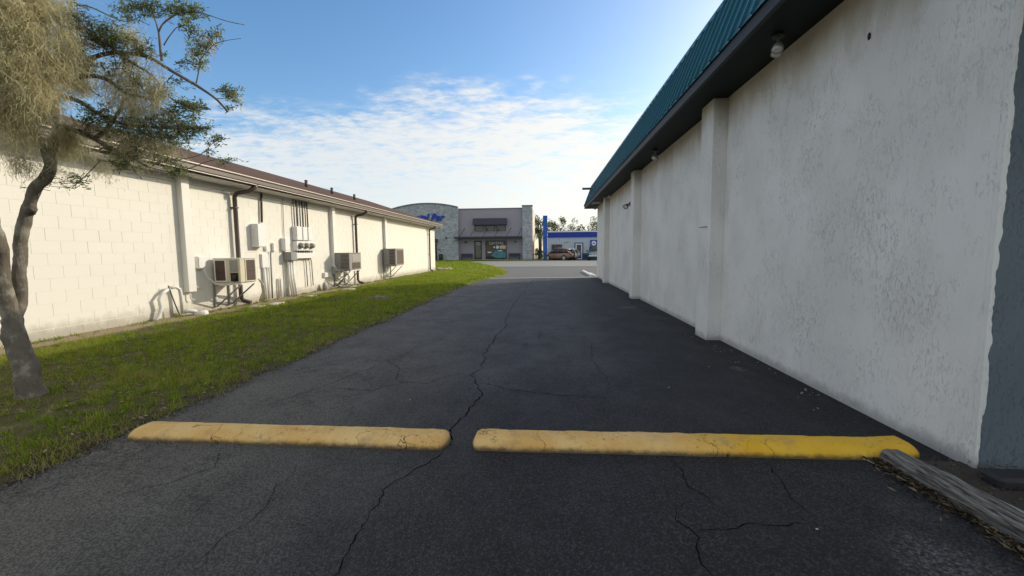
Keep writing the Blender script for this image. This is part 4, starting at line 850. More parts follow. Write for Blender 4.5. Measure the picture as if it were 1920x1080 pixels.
LF = [((-4.454,3.8,3.635),0.248,0.191,420),
((-4.302,3.9,3.557),0.252,0.196,420),
((-4.425,3.9,3.464),0.338,0.148,350),
((-4.627,3.85,3.4),0.141,0.196,260),
((-4.214,4.05,3.831),0.230,0.141,200),
((-4.276,4.0,3.53),0.201,0.176,260),
((-4.561,3.9,3.27),0.284,0.125,220),
((-4.031,4.1,3.874),0.173,0.102,150),
((-3.888,4.13,3.868),0.202,0.092,210),
((-3.702,4.15,3.885),0.201,0.091,230),
((-3.54,4.16,3.856),0.161,0.102,170),
((-3.655,4.18,3.744),0.128,0.103,90),
((-4.087,4.08,3.56),0.174,0.127,130),
((-4.033,4.12,3.457),0.205,0.072,150),
((-3.481,4.2,3.589),0.163,0.094,150),
((-3.592,4.2,3.662),0.117,0.083,90),
((-3.358,4.2,3.661),0.092,0.062,60),
((-3.565,4.2,3.488),0.152,0.094,130),
((-3.587,4.2,3.368),0.129,0.063,90),
((-3.72,4.15,3.341),0.094,0.073,50),
((-3.273,4.22,3.076),0.164,0.074,170),
((-3.239,4.22,2.978),0.106,0.054,60),
((-3.307,4.22,2.927),0.059,0.043,25),
((-3.813,4.2,3.153),0.149,0.080,60),
((-3.849,4.25,2.929),0.301,0.136,300),
((-3.709,4.3,2.968),0.170,0.066,130),
((-3.8,4.25,2.79),0.331,0.164,420),
((-4.001,4.15,2.847),0.238,0.187,260),
((-3.95,4.2,2.616),0.361,0.153,380),
((-4.093,4.1,2.594),0.296,0.213,330),
((-3.699,4.3,2.718),0.171,0.100,120),
((-3.554,4.3,2.619),0.110,0.067,60),
((-3.48,4.3,2.617),0.072,0.055,40),
((-4.269,4.05,2.692),0.294,0.185,260),
((-4.449,4.0,2.71),0.235,0.157,190),
((-4.496,3.95,2.827),0.232,0.129,180),
((-4.624,3.95,2.727),0.175,0.130,150),
((-4.254,4.07,2.456),0.267,0.134,220),
((-3.982,4.15,2.385),0.269,0.109,150),
((-3.89,4.2,2.255),0.145,0.077,150),
((-3.427,4.35,2.402),0.159,0.057,60),
((-3.595,4.3,2.475),0.097,0.056,35),
((-4.33,4.07,2.296),0.209,0.086,110),
((-4.472,4.02,2.424),0.238,0.106,140),
((-4.803,3.9,2.168),0.177,0.095,70),
((-5.029,3.75,2.071),0.116,0.072,26),
((-4.751,3.95,2.122),0.155,0.075,50),
((-4.741,3.85,3.156),0.171,0.297,160),
((-4.111,4.05,3.108),0.233,0.129,150),
((-3.932,4.1,3.057),0.176,0.084,100),
((-4.218,4.0,3.247),0.230,0.153,150),
((-4.793,3.6,3.616),0.213,0.181,150),
((-4.815,3.7,3.243),0.166,0.285,120),
]
MS = {'curtain':[(-4.897,-4.298,3.789,2.808,0.256,0.554,3.15,3.50,2600),(-4.548,-4.242,3.858,3.072,0.262,0.568,3.30,3.60,1700),(-5.034,-4.241,3.135,2.625,0.222,0.488,3.20,3.55,1900),(-4.884,-4.564,2.782,2.503,0.186,0.372,3.40,3.60,420),(-5.075,-4.907,2.502,2.305,0.148,0.345,3.60,3.70,60),],
'middle':[(-4.521,-3.852,3.358,2.894,0.258,0.567,3.95,4.10,1500),(-4.378,-3.969,3.317,2.823,0.260,0.520,3.95,4.15,800),(-4.561,-4.146,2.907,2.589,0.212,0.424,4.00,4.10,420),],
'limb':[(-4.827,-4.698,2.692,2.552,0.311,0.622,3.86,3.95,330),(-4.914,-4.767,2.617,2.460,0.157,0.366,3.86,3.95,120),(-4.906,-4.799,2.512,2.197,0.131,0.262,3.86,3.95,60),],
'gutter':[(-4.396,-3.826,2.628,2.438,0.163,0.380,4.05,4.20,620),(-4.604,-4.454,2.421,2.270,0.162,0.324,4.00,4.10,110),(-4.761,-4.228,2.685,2.447,0.106,0.264,3.95,4.05,260),],
'upper':[(-4.797,-4.536,3.397,3.143,0.127,0.305,3.90,4.00,300),(-4.788,-4.612,3.154,3.077,0.128,0.205,3.95,4.00,200),(-4.287,-4.083,3.631,3.375,0.154,0.358,4.02,4.10,240),(-3.481,-3.382,3.665,3.508,0.079,0.209,4.20,4.20,40),(-3.640,-3.493,3.676,3.414,0.105,0.210,4.20,4.22,50),(-3.277,-3.159,3.058,2.978,0.080,0.133,4.22,4.22,25),],
'left':[(-4.998,-4.879,2.410,2.160,0.125,0.300,3.62,3.75,110),(-5.132,-4.963,2.504,2.306,0.099,0.247,3.60,3.70,50),(-4.884,-4.803,2.442,2.184,0.103,0.258,3.80,3.86,60),],
}

def smooth_path(pts, sub=5):
    P = [Vector(p) for p in pts]; out = []
    for i in range(len(P)-1):
        a, b, c, d = P[max(0, i-1)], P[i], P[i+1], P[min(len(P)-1, i+2)]
        for q in range(sub):
            t = q/sub; out.append(.5*((2*b)+(c-a)*t+(2*a-5*b+4*c-d)*t*t+(3*b-a-3*c+d)*t**3))
    out.append(P[-1]); return out
def oak():
    t = thing('oak_tree', (-4.95, 3.5, 0), 'crooked oak tree with forked trunk growing in the lawn by the drive', 'tree')
    m = MB()
    for i, (r0, r1, pts) in enumerate(BR):
        P = smooth_path(pts, 9 if i < 3 else 5); n = len(P); rad = []
        for k in range(n):
            r = r0+(r1-r0)*k/(n-1)
            if i == 0: r *= 1+.40*max(0, 1-k/5.5)**1.5
            P[k] = P[k]+Vector((mnoise.noise(P[k]*4), mnoise.noise(P[k]*4+Vector((9, 0, 0))), mnoise.noise(P[k]*4+Vector((0, 9, 0)))))*min(.025, r0*.4); rad.append(r)
        if i == 0: P[0].z = -.05
        mm = m if i < 3 else None
        if i < 3: m.tube(P, rad, 20, wob=.2)
        else: MB().tube(P, rad, 9 if r0 > .02 else 6, wob=.12).build('limb' if r0 > .012 else 'branch', M['bark'], t)
    c = Vector(BR[2][2][5]); m.tube([c, c+Vector((.06, -.02, -.01)), c+Vector((.105, -.035, .01)), c+Vector((.118, -.04, .012))], [.055, .042, .034, .022], 9, wob=.3)
    m.build('trunk', M['bark'], t)
    # leaves and fine twigs
    V = []; T = []; tw = MB(); allb = [Vector(p) for (_, _, pts) in BR[3:] for p in smooth_path(pts, 4)]
    for (c, rx, rz, n) in LF:
        C = Vector(c); ry = max(.08, .7*(rx+rz)/2); n = int(n*1.7); nt = max(5, n//12); rx *= 1.12; rz *= 1.12
        near = min(allb, key=lambda p: (p-C).length)
        twigs = []
        for i in range(nt):
            while True:
                u = Vector((random.uniform(-1, 1), random.uniform(-1, 1), random.uniform(-1, 1)))
                if u.length < 1: break
            e = C+Vector((u.x*rx, u.y*ry, u.z*rz)); s = near+(C-near)*random.uniform(0, .9)+Vector((random.gauss(0, rx*.3), random.gauss(0, ry*.3), random.gauss(0, rz*.3)))
            if (e-s).length > .45: s = e+(s-e).normalized()*.45
            mid = (s+e)/2+Vector((random.gauss(0, .02), random.gauss(0, .02), random.gauss(0, .025)))
            twigs.append((s, mid, e)); tw.tube([s, mid, e], [.0030, .0024, .0012], 4, False)
        for i in range(n):
            s, mid, e = random.choice(twigs); q = random.random()**.7; p = (s*(1-q)*(1-q)+mid*2*q*(1-q)+e*q*q)+Vector((random.gauss(0, .012), random.gauss(0, .012), random.gauss(0, .012)))
            d = ((e-s).normalized()*.5+Vector((random.gauss(0, .6), random.gauss(0, .6), random.gauss(0, .5)+.1))).normalized(); l = random.uniform(.020, .040); w = l*random.uniform(.30, .44)
            sd = d.cross(Vector((random.gauss(0, 1), random.gauss(0, 1), random.gauss(0, 1)))).normalized()*w
            V += [p, p+d*l*.5+sd*.5, p+d*l, p+d*l*.5-sd*.5]; T += [min(1, max(0, random.gauss(.42, .24)))]*4
    np_mesh('leaves', np.array([tuple(v) for v in V]), 4, np.arange(len(V)), M['oak_leaf'], np.array(T), t, kind='stuff')
    tw.build('twigs', M['bark'], t, kind='stuff')
oak()
LAB = {'curtain': 'large thick curtain of pale Spanish moss filling the upper left corner', 'middle': 'broad grey veil of Spanish moss hanging in the middle of the oak crown', 'limb': 'narrow tassel of Spanish moss hanging beside the upper trunk',
       'gutter': 'Spanish moss draped on the low limb in front of the brown gutter', 'upper': 'small Spanish moss tufts on the upper outer branches', 'left': 'thin Spanish moss wisps hanging against the wall left of the trunk'}
def moss(key):
    SEG = 7; V = []; T = []; F = []; dark = key in ('middle', 'left')
    for (x0, x1, zt, zb, l0, l1, Y0, Y1, n) in MS[key]:
        ncl = max(5, n//26)
        cl = [(random.uniform(x0, x1), random.uniform(Y0, Y1), random.uniform(min(zt, zb), max(zt, zb)), random.uniform(.6, 1.15), random.gauss(0, .10)) for _ in range(ncl)]
        for i in range(int(n*({'curtain': 1.6, 'middle': .6, 'gutter': .9}.get(key, 1.4)))):
            cx, cy, cz, lk, tt = random.choice(cl); p = Vector((cx+random.gauss(0, .045), cy+random.gauss(0, .04), cz+random.gauss(0, .05))); l = random.uniform(l0, l1)*lk*random.uniform(.35, 1.0)
            w = random.uniform(.0014, .0028); a = random.random()*6.28; st = l/SEG; dr = Vector((random.gauss(0, .35), random.gauss(0, .35), -.7)); tint = min(1, max(0, random.gauss(.5 if dark else .62, .2)+tt)); o = len(V)
            for k in range(SEG+1):
                ww = w*(1-.6*k/SEG); a += random.gauss(0, .9); sd = Vector((math.cos(a), math.sin(a), random.gauss(0, .3)))*ww
                V += [p+sd, p-sd]; T += [tint, tint]
                dr = dr*.72+Vector((random.gauss(0, .42), random.gauss(0, .42), -.22+random.gauss(0, .28))); p = p+dr.normalized()*st
                if k: F += [o+2*k-2, o+2*k-1, o+2*k+1, o+2*k]
            # short side curls
            for q in range(2):
                c0 = V[o+2*random.randrange(1, SEG)]; o2 = len(V); pp = c0.copy(); dd = Vector((random.gauss(0, 1), random.gauss(0, 1), random.gauss(-.3, .6)))
                for k in range(4):
                    a += random.gauss(0, 1.2); sd = Vector((math.cos(a), math.sin(a), random.gauss(0, .4)))*w*.8
                    V += [pp+sd, pp-sd]; T += [tint, tint]; dd = dd*.6+Vector((random.gauss(0, .7), random.gauss(0, .7), random.gauss(-.15, .6))); pp = pp+dd.normalized()*.018
                    if k: F += [o2+2*k-2, o2+2*k-1, o2+2*k+1, o2+2*k]
    o = np_mesh('spanish_moss', np.array([tuple(v) for v in V]), 4, np.array(F), M['moss'], np.array(T))
    tag(o, LAB[key], 'moss', 'Spanish moss hanging from the oak')
for key in MS: moss(key)

# ---------------------------------------------------------------- street buildings
def text_mesh(s, size, depth, mat, parent, pos, shear=0, name='lettering', bold=0.0):
    cu = bpy.data.curves.new('text', 'FONT'); cu.body = s; cu.size = size; cu.extrude = depth; cu.shear = shear; cu.align_x = 'CENTER'; cu.offset = bold
    ob = bpy.data.objects.new('text', cu); COL.objects.link(ob); dg = bpy.context.evaluated_depsgraph_get()
    me = bpy.data.meshes.new_from_object(ob.evaluated_get(dg)); bpy.data.objects.remove(ob); me.transform(Matrix.Rotation(R(90), 4, 'X'))
    o = link(name, me, None, parent); me.materials.clear(); me.materials.append(mat); off = Vector((0, 0, 0)); q = parent
    while q is not None: off += q.location; q = q.parent
    o.location = Vector(pos)-off; return o
def window(parent, x0, x1, z0, z1, y, fw=.08, mull=(), glass='glass_dark', fm='dark_metal', name='window'):
    f = MB(); frame(f, x0, x1, y, z0, z1, fw, .10)
    for m_ in mull: f.box(m_-fw/2, m_+fw/2, y-.098, y, z0+fw, z1-fw)
    w = f.build(name, M[fm], parent)
    MB().box(x0+fw, x1-fw, y-.03, y-.004, z0+fw, z1-fw).build('pane', M[glass], w); return w
def crystal():
    t = thing('stone_building', (-13, 66, 0), 'two storey stone and mauve building with arched stone front and blue script sign', 'building')
    Y = 64.0
    # arched stone front, a slightly forward volume
    top = [(-24.0+i*10.65/16, 8.75-.026*(-24.0+i*10.65/16+18.3)**2) for i in range(17)]
    poly = [(-24.0, -.05)]+top+[(-13.35, -.05)]
    MB().prism(poly, 'y', Y-.6, Y+12).build('stone_front', M['stone'], t)
    cap = MB()
    for a, b in zip(top[:-1], top[1:]): cap.prism([(a[0], a[1]+.004), (b[0], b[1]+.004), (b[0], b[1]+.16), (a[0], a[1]+.16)], 'y', Y-.7, Y-.2)
    cap.build('coping', M['coping'], t)
    MB().box(-13.35, -3.45, Y, Y+12, -.05, 7.85).build('mauve_wall', M['mauve'], t); MB().box(-13.34, -3.46, Y-.06, Y+.3, 7.853, 8.0).build('coping', M['coping'], t)
    MB().box(-3.45, -1.95, Y-.5, Y+14, -.05, 8.15).build('stone_tower', M['stone'], t); MB().box(-3.53, -1.87, Y-.58, Y+.6, 8.153, 8.32).build('coping', M['coping'], t)
    MB().box(-1.945, -1.90, Y+.7, Y+14, -.05, 7.7).build('side_wall', M['tan_side'], t, label='sunlit tan side wall')
    # upper window band with box awning
    aw = MB(); aw.prism([(Y-.9, 5.42), (Y-.001, 5.42), (Y-.001, 6.42), (Y-.55, 6.42)], 'x', -11.05, -5.85); aw.build('awning', M['mauve_dark'], t)
    for i in range(3):
        x0 = -10.85+i*1.68; window(t, x0, x0+1.46, 4.45, 5.40, Y, .07, (), 'glass_warm', 'mauve_dark')
    MB().box(-11.0, -5.95, Y-.08, Y-.001, 4.30, 4.44).build('sill', M['mauve'], t)
    # canopy with hanger rods
    MB().box(-13.9, -3.5, Y-1.6, Y-.001, 3.38, 3.62).build('canopy', M['mauve_dark'], t)
    for x in (-13.0, -11.4, -9.4, -7.6, -5.8, -4.1): MB().cyl((x, Y-1.5, 3.62), (x+.55, Y-.02, 4.95), .035, 6).build('hanger_rod', M['mauve_dark'], t)
    for x in (-12.3, -4.6): MB().box(x-.15, x+.15, Y-.22, Y-.001, 2.72, 2.92, .03).build('wall_lamp', M['dark_metal'], t)
    MB().blob((-3.75, Y-.66, 3.45), .12, 1, .1, 1).build('security_camera', M['white_paint'], t)
    d = MB(); frame(d, -10.95, -9.82, Y, .2, 3.0, .14, .10); d = d.build('door', M['black'], t); MB().box(-10.8, -9.97, Y-.05, Y-.004, .35, 2.3).build('pane', M['glass_warm'], d); MB().box(-10.0, -9.97, Y-.16, Y-.11, 1.1, 1.5).build('handle', M['chrome'], d)
    w = window(t, -9.2, -5.95, .2, 3.0, Y, .08, (), 'glass_dark', 'black', 'shop_window')
    text_mesh('CRYSTAL', .56, .004, M['text_white'], w, (-7.5, Y-.045, 2.42), name='window_lettering')
    MB().box(-7.0, -6.05, Y-.052, Y-.033, 1.75, 2.27).build('poster', M['poster'], w); MB().cyl((-7.35, Y-.05, 2.0), (-7.35, Y-.033, 2.0), .25, 16).build('round_decal', M['text_white'], w)
    MB().cyl((-7.85, Y-.05, 2.0), (-7.85, Y-.033, 2.0), .14, 12).build('round_decal', M['text_white'], w)
    MB().add([(-8.3, Y-.04, .7), (-7.6, Y-.04, .35), (-6.1, Y-.04, .35), (-6.05, Y-.04, 1.2), (-6.9, Y-.04, 1.3), (-7.3, Y-.04, 1.65), (-7.9, Y-.04, 1.25)], [(0, 1, 2, 3, 4, 5, 6)]).build('window_decal', M['poster_teal'], w)
    MB().box(-7.2, -6.6, Y-.05, Y-.041, 1.38, 1.52).build('window_strip', M['text_white'], w); MB().box(-8.9, -8.3, Y-.05, Y-.033, 1.15, 1.3).build('window_strip', M['text_white'], w)
    # door of the arched front, its canopy and rod
    YF = Y-.6
    dd = window(t, -18.6, -16.75, .15, 2.75, YF, .10, (-17.65,), 'glass_dark', 'dark_metal', 'entrance'); MB().box(-18.9, -16.6, YF-.9, YF-.001, 2.85, 3.35).build('entrance_canopy', M['mauve_dark'], t)
    MB().cyl((-17.9, YF-.8, 3.35), (-17.3, YF-.02, 4.85), .035, 6).build('hanger_rod', M['mauve_dark'], t)
    MB().box(-16.4, -16.2, YF-.15, YF-.001, 1.6, 1.75).build('wall_lamp', M['dark_metal'], t); MB().box(-15.35, -15.1, YF-.12, YF-.001, 3.4, 3.62).build('vent', M['dark_metal'], t)
    s = text_mesh('Crystal Bar', 1.45, .07, M['sign_blue'], t, (-18.95, YF-.12, 6.2), .35, 'sign_lettering', .05)
    # low planter band
    return t
crystal()
tb = thing('litter_bin', (-16.0, 62.9, .05), 'dark litter bin beside the glass entrance of the stone building', 'bin')
MB().cyl((-16.05, 62.9, .09), (-16.05, 62.9, .95), .30, 14, .34).build('body', M['dark_metal'], tb); MB().cyl((-16.05, 62.9, .951), (-16.05, 62.9, 1.02), .36, 14, .30).build('lid', M['black'], tb)
def bench(x, label):
    t = thing('bench', (x, 63.5, .09), label, 'bench', 'dark benches under the canopy')
    MB().box(x-.9, x+.9, 63.32, 63.7, .50, .56).build('seat', M['mauve_dark'], t); MB().box(x-.9, x+.9, 63.72, 63.78, .62, 1.05).build('backrest', M['mauve_dark'], t)
    for xx in (x-.8, x+.8): MB().box(xx-.04, xx+.04, 63.34, 63.76, .09, .499).build('leg', M['dark_metal'], t)
bench(-12.1, 'dark bench under the canopy left of the mauve wall door'); bench(-4.7, 'dark bench under the canopy beside the stone tower')
def shop():
    t = thing('repair_shop', (8, 70, 0), 'pale blue grey single storey shop with royal blue roof band', 'shop'); Y = 65.0
    MB().box(.45, 22, Y, Y+10, -.05, 4.2).build('wall', M['shop_wall'], t); MB().box(.40, 22.05, Y-.12, Y-.001, 3.42, 4.22).build('blue_band', M['royal'], t)
    MB().box(.35, 22.1, Y-.18, Y+.4, 4.223, 4.42).build('parapet_cap', M['white_paint'], t); MB().box(.47, 22, Y-.04, Y-.001, -.05, .95).build('wainscot', M['shop_teal'], t)
    window(t, 1.0, 2.65, 1.05, 2.38, Y-.04, .10, (1.55,), 'glass_dark', 'coping')
    d = MB(); frame(d, 4.72, 5.72, Y-.05, .05, 2.42, .15, .10); d = d.build('door', M['text_white'], t); MB().box(4.87, 5.57, Y-.10, Y-.06, .2, 2.27).build('pane', M['glass_dark'], d); MB().box(5.45, 5.5, Y-.2, Y-.16, 1.0, 1.4).build('handle', M['chrome'], d)
    f = MB(); frame(f, 4.55, 5.89, Y-.04, .0, 2.60, .12, .02); f.build('door_surround', M['royal'], t)
    s = MB().box(6.95, 10.4, Y-.14, Y-.045, 1.98, 2.98).build('wall_sign', M['royal'], t)
    MB().cyl((7.5, Y-.17, 2.48), (7.5, Y-.142, 2.48), .36, 18).build('sign_disc', M['text_white'], s); MB().box(7.32, 7.68, Y-.185, Y-.171, 2.40, 2.54).build('sign_bar', M['royal'], s); MB().box(8.05, 10.1, Y-.16, Y-.142, 2.25, 2.7).build('sign_panel', M['text_white'], s)
    for i, (x, z, w) in enumerate(((3.15, 2.55, .55), (3.5, 2.66, .4), (2.2, 3.0, .25))): MB().box(x-w/2, x+w/2, Y-.012, Y-.002, z, z+.09).build('painted_mark', M['coping'], t)
    MB().box(22, 22.05, Y, Y+10, 0, .2).build('foot', M['shop_wall'], t)
shop()
t = thing('sign_pylon', (.05, 59.5, 0), 'tall narrow bright blue sign pylon standing left of the shop', 'sign')
MB().box(-.30, .34, 59.3, 59.7, 1.0, 6.35, .03).build('column', M['pylon'], t); MB().box(-.22, .26, 59.36, 59.64, -.05, .999).build('base', M['shop_teal'], t)
MB().box(-.36, -.305, 59.35, 59.65, 4.9, 5.4).build('side_plate', M['shop_teal'], t); MB().box(-.28, .32, 59.285, 59.299, 3.2, 3.3).build('joint', M['shop_teal'], t)

# ---------------------------------------------------------------- vehicles
def loft(secs):
    """secs: list of (x, [(y,z)...]) half sections from the sill up to the roof centre; mirrored"""
    m = MB(); n = len(secs[0][1])*2; vs = []
    for x, s in secs: vs += [(x, y, z) for y, z in s]+[(x, -y, z) for y, z in reversed(s)]
    fs = []
    for i in range(len(secs)-1):
        for j in range(n): a = i*n+j; b = i*n+(j+1) % n; fs.append((a, b, b+n, a+n))
    fs.append(tuple(range(n-1, -1, -1))); fs.append(tuple((len(secs)-1)*n+j for j in range(n))); m.add(vs, fs, True); return m
def wheel(root, x, y, r, w, side):
    k = MB().tube([(x, y-w/2, r), (x, y-w/2+.03, r), (x, y+w/2-.03, r), (x, y+w/2, r)], [r*.9, r, r, r*.9], 22).build('wheel', M['rubber'], root)
    yo = y+side*(w/2+.006); MB().cyl((x, yo-side*.02, r), (x, yo, r), r*.64, 18).build('rim', M['alloy'], k); MB().cyl((x, yo, r), (x, yo+side*.012, r), r*.16, 10).build('hub', M['dark_metal'], k)
    s = MB()
    for i in range(5):
        a = i*1.2566+.3; s.prism([(x+r*.2*math.cos(a+.5), r+r*.2*math.sin(a+.5)), (x+r*.58*math.cos(a+.35), r+r*.58*math.sin(a+.35)), (x+r*.58*math.cos(a+.9), r+r*.58*math.sin(a+.9))], 'y', yo+side*.001, yo+side*.004)
    s.build('spoke_gap', M['black'], k)
def suv(name, label, loc, rot, matn, L=4.65, W=1.86, H=1.70, cat='car'):
    t = thing(name, (0, 0, 0), label, cat); hw = W/2; hl = L/2        # front is +x
    def S(x, wl, zb, zt, top): return (x, [(wl*.86, zb), (wl*.98, zb+.12), (wl, zb+.32), (wl*.985, zt-.10), (wl*.93, zt), (wl*.5, top), (0.001, top+.01)])
    b = loft([S(-hl, hw*.86, .42, .92, .94), S(-hl+.12, hw*.96, .30, 1.0, 1.02), S(-hl+.9, hw, .24, 1.05, 1.06), S(-.4, hw, .23, 1.02, 1.04), S(.75, hw, .23, 1.0, 1.03), S(1.25, hw*.985, .24, .98, 1.06), S(hl-.45, hw*.94, .25, .86, .93), S(hl-.1, hw*.82, .32, .68, .76), S(hl, hw*.70, .42, .60, .64)])
    b.build('body', M[matn], t)
    def Gs(x, w0, w1, z1): return (x, [(hw*w0, 1.0), (hw*w1, z1), (.001, z1+.004)])
    MB2 = loft([Gs(-hl+.12, .86, .78, 1.03), Gs(-hl+.66, .93, .76, H-.20), Gs(-hl+1.15, .94, .76, H-.07), Gs(-.25, .94, .78, H-.05), Gs(.30, .94, .76, H-.12), Gs(1.28, .90, .74, 1.04)])
    MB2.build('glasshouse', M['glass_dark'], t)
    def Rf(x, w, z): return (x, [(hw*w, z-.03), (hw*w*.97, z+.03), (hw*w*.6, z+.055), (.001, z+.06)])
    loft([Rf(-hl+.48, .78, H-.19), Rf(-hl+1.1, .78, H-.06), Rf(-.25, .80, H-.045), Rf(.25, .78, H-.10), Rf(.40, .76, H-.15)]).build('roof', M[matn], t)
    for s in (-1, 1):
        for (xa, za, xb, zb) in ((.38, H-.13, 1.30, 1.0), (-.34, H-.06, -.25, 1.0), (-1.15, H-.08, -1.25, 1.0), (-hl+.62, H-.20, -hl+.14, 1.0)):
            MB().tube([(xa, s*hw*.775, za), ((xa+xb)/2, s*hw*.86, (za+zb)/2+.02), (xb, s*hw*.935, zb)], .045, 6).build('pillar', M[matn], t)
        MB().tube([(-hl+.6, s*hw*.70, H+.02), (-.1, s*hw*.72, H+.05), (.4, s*hw*.70, H-.02)], .02, 6).build('roof_rail', M['chrome'], t)
        MB().box(.95, 1.12, s*hw*1.0-.02 if s > 0 else -hw-.16, s*hw+.16 if s > 0 else -hw+.02, 1.0, 1.14, .03).build('mirror', M[matn], t)
        MB().box(-hl-.012, -hl+.16, min(s*hw*.62, s*hw*.90), max(s*hw*.62, s*hw*.90), .80, .99, .02).build('tail_lamp', M['red_lens'], t)
        MB().box(hl-.22, hl-.06, min(s*hw*.5, s*hw*.80), max(s*hw*.5, s*hw*.80), .62, .74, .02).build('headlight', M['lens'], t)
        for x in (-L*.29, L*.30):
            a = [(x+.42*math.cos(q), .36+.42*math.sin(q)) for q in [i*math.pi/10 for i in range(11)]]; MB().prism([(x+.42, .2)]+a+[(x-.42, .2)], 'y', s*(hw-.10), s*(hw+.004)).build('wheel_arch', M['black'], t)
            wheel(t, x, s*(hw-.08), .36, .22, s)
        for x in (-.10, -1.02): MB().box(x, x+.14, s*hw-.01 if s > 0 else -hw-.02, s*hw+.02 if s > 0 else -hw+.01, .88, .91).build('door_handle', M['chrome'], t)
    MB().box(-hl-.02, -hl+.3, -hw*.86, hw*.86, .28, .50, .05).build('bumper', M['black'], t); MB().box(hl-.25, hl+.01, -hw*.7, hw*.7, .28, .44, .05).build('bumper', M['black'], t)
    MB().box(-hl-.025, -hl-.001, -.26, .26, .72, .84).build('number_plate', M['text_white'], t)
    t.location = loc; t.rotation_euler = (0, 0, rot); return t
suv('parked_car', 'bronze brown car with roof rails parked outside the blue banded shop', (2.02, 60.9, -.012), R(180-30), 'suv', 4.4, 1.86, 1.74)
suv('parked_car', 'silver white car mostly hidden behind the bronze brown car', (3.0, 63.0, -.012), R(180-24), 'silver', 4.4, 1.8, 1.72)
def pickup():
    t = thing('pickup_truck', (0, 0, 0), 'dark teal blue pickup truck facing the street outside the shop', 'truck'); hw = .98      # front is +x
    def S(x, w, zb, zt): return (x, [(w*.92, zb), (w, zb+.15), (w, zt-.12), (w*.93, zt), (.001, zt+.03)])
    loft([S(2.7, hw*.90, .55, 1.12), S(2.6, hw*.97, .50, 1.20), S(2.0, hw, .48, 1.25), S(1.0, hw, .48, 1.28), S(-.9, hw, .48, 1.25), S(-2.7, hw*.98, .50, 1.22)]).build('body', M['truck'], t)
    def Gs(x, w0, w1, z): return (x, [(hw*w0, 1.25), (hw*w1, z), (.001, z+.02)])
    loft([Gs(1.25, .92, .88, 1.27), Gs(.55, .93, .78, 1.93), Gs(-.6, .93, .78, 1.95), Gs(-.95, .92, .86, 1.27)]).build('cab_glass', M['glass_dark'], t)
    loft([(x, [(hw*.8, z-.03), (hw*.76, z+.04), (.001, z+.07)]) for x, z in ((.52, 1.93), (0, 1.97), (-.62, 1.94))]).build('roof', M['truck'], t)
    MB().box(2.66, 2.73, -hw*.6, hw*.6, .80, 1.08, .02).build('grille', M['chrome'], t); MB().box(2.731, 2.74, -hw*.55, hw*.55, .92, .98).build('grille_slot', M['black'], t)
    MB().box(2.55, 2.82, -hw*.98, hw*.98, .52, .74, .05).build('bumper', M['chrome'], t)
    for s in (-1, 1):
        MB().box(2.62, 2.70, min(s*hw*.64, s*hw*.92), max(s*hw*.64, s*hw*.92), .86, 1.08, .02).build('headlight', M['lens'], t)
        MB().box(.95, 1.1, min(s*1.0, s*1.26), max(s*1.0, s*1.26), 1.22, 1.46, .04).build('mirror', M['truck'], t)
        MB().tube([(.58, s*hw*.78, 1.93), (1.25, s*hw*.90, 1.28)], .05, 6).build('pillar', M['truck'], t)
        for x in (1.75, -1.75): wheel(t, x, s*.86, .40, .26, s)
    t.location = (7.15, 60.6, -.012); t.rotation_euler = (0, 0, R(-94))
pickup()

# ---------------------------------------------------------------- far trees, palm, hedge
def tree(name, x, y, h, r, label, seed, n=1500, size=.34, mat='far_leaf', group=None, trunk=True):
    rr = random.Random(seed); t = thing(name, (x, y, 0), label, 'tree' if trunk else 'shrub', group)
    base = h-2*r*.8 if trunk else 0
    if trunk:
        b = MB(); b.tube([(x, y, -.1), (x+rr.uniform(-.2, .2), y, base*.6), (x, y, base+r*.8)], [.28, .2, .1], 8)
        for i in range(6):
            a = i*1.05+seed; b.tube([(x, y, base*.8), (x+r*.5*math.cos(a), y+r*.5*math.sin(a), base+r*.7), (x+r*.85*math.cos(a), y+r*.85*math.sin(a), base+r*(1+.3*rr.random()))], [.11, .07, .02], 5)
        b.build('trunk', M['bark'], t)
    cl = []
    for i in range(16 if trunk else 9):
        while True:
            u = Vector((rr.uniform(-1, 1), rr.uniform(-1, 1), rr.uniform(-.8, 1)))
            if .3 < u.length < 1: break
        cl.append((Vector((x+u.x*r, y+u.y*r, (base if trunk else r*.6)+r*.85+u.z*r*.8)), r*rr.uniform(.22, .42)))
    V = []; T = []
    for i in range(n):
        c, q = rr.choice(cl); u = Vector((rr.gauss(0, 1), rr.gauss(0, 1), rr.gauss(0, .8))); u = u.normalized()*q*rr.random()**.35; p = c+u; s = size*rr.uniform(.4, 1.0)
        if p.z < .05: continue
        a = Vector((rr.gauss(0, 1), rr.gauss(0, 1), rr.gauss(0, 1))).normalized(); b2 = a.cross(Vector((rr.gauss(0, 1), rr.gauss(0, 1), rr.gauss(0, 1)))).normalized()
        V += [p-a*s*.5, p+b2*s*.22, p+a*s*.5, p-b2*s*.22]; T += [min(1, max(0, rr.gauss(.45, .25)))]*4
    np_mesh('crown', np.array([tuple(v) for v in V]), 4, np.arange(len(V)), M[mat], np.array(T), t, kind='stuff')
tree('broadleaf_tree', 1.9, 84, 8.0, 2.6, 'bushy green tree rising just right of the blue pylon behind the shop', 1, 1800, .4)
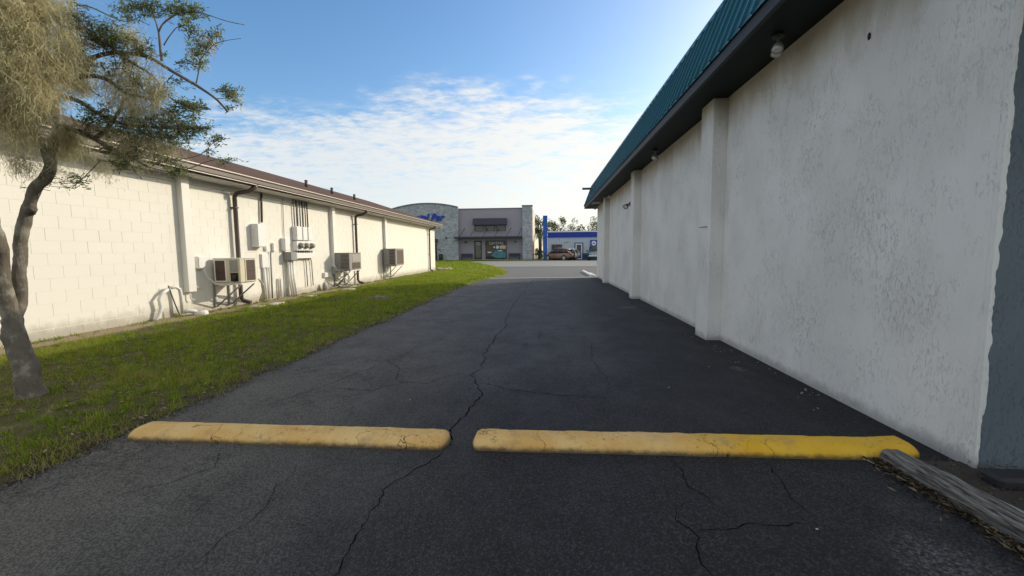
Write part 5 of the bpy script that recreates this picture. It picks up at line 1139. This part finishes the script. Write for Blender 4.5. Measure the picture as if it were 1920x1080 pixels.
tree('broadleaf_tree', 6.4, 88, 7.6, 2.5, 'loose green tree in the middle of the row behind the shop roof', 2, 1500, .4)
tree('broadleaf_tree', 9.6, 86, 7.9, 2.7, 'wide dark tree at the right of the row behind the shop roof', 3, 1800, .4)
tree('broadleaf_tree', 14, 90, 8.3, 3.2, 'tall tree behind the shop, hidden beyond the white wall', 4, 1200, .4)
tree('broadleaf_tree', -.9, 82, 8.2, 2.3, 'pale green tree between the stone tower and the pylon', 5, 1800, .4)
def palm():
    t = thing('palm_tree', (-1.0, 72, 0), 'yellow green palm in the gap beside the stone tower', 'tree'); x, y = -1.0, 72
    MB().tube([(x, y, -.1), (x+.1, y, 2.0), (x, y, 4.0)], [.25, .2, .18], 10, wob=.15).build('trunk', M['bark'], t)
    for i in range(26):
        rr = random.Random(i+70); a = rr.random()*6.28; el = rr.uniform(-.7, 1.2); V = []; T = []
        L = rr.uniform(1.3, 1.9); P = [Vector((x+math.cos(a)*math.cos(el)*L*q, y+math.sin(a)*math.cos(el)*L*q, 4.0+math.sin(el)*L*q-.9*q*q)) for q in [j/6 for j in range(7)]]; tint = rr.random()
        for j in range(1, 7):
            for s in (-1, 1):
                for q in range(2):
                    p = P[j-1].lerp(P[j], q*.5); d = (P[j]-P[j-1]).normalized(); sd = d.cross(Vector((0, 0, 1))).normalized()*s; e = p+sd*.34+d*.22-Vector((0, 0, .16)); V += [p, p+d*.06, e+d*.02, e]; T += [tint]*4
        np_mesh('frond', np.array([tuple(v) for v in V]), 4, np.arange(len(V)), M['palm_leaf'], np.array(T), t)
palm()
tree('hedge_shrub', -.75, 63.6, 1.9, .62, 'dark green shrub at the foot of the blue pylon', 11, 900, .16, 'far_leaf', 'shrubs beside the stone tower', False)
tree('hedge_shrub', -.35, 61.6, 1.4, .42, 'small yellow green shrub just in front of the pylon base', 12, 500, .14, 'palm_leaf', 'shrubs beside the stone tower', False)
tree('hedge_shrub', -1.0, 67.5, 2.6, .8, 'tall loose shrub behind the others in the gap by the stone tower', 13, 900, .2, 'far_leaf', 'shrubs beside the stone tower', False)
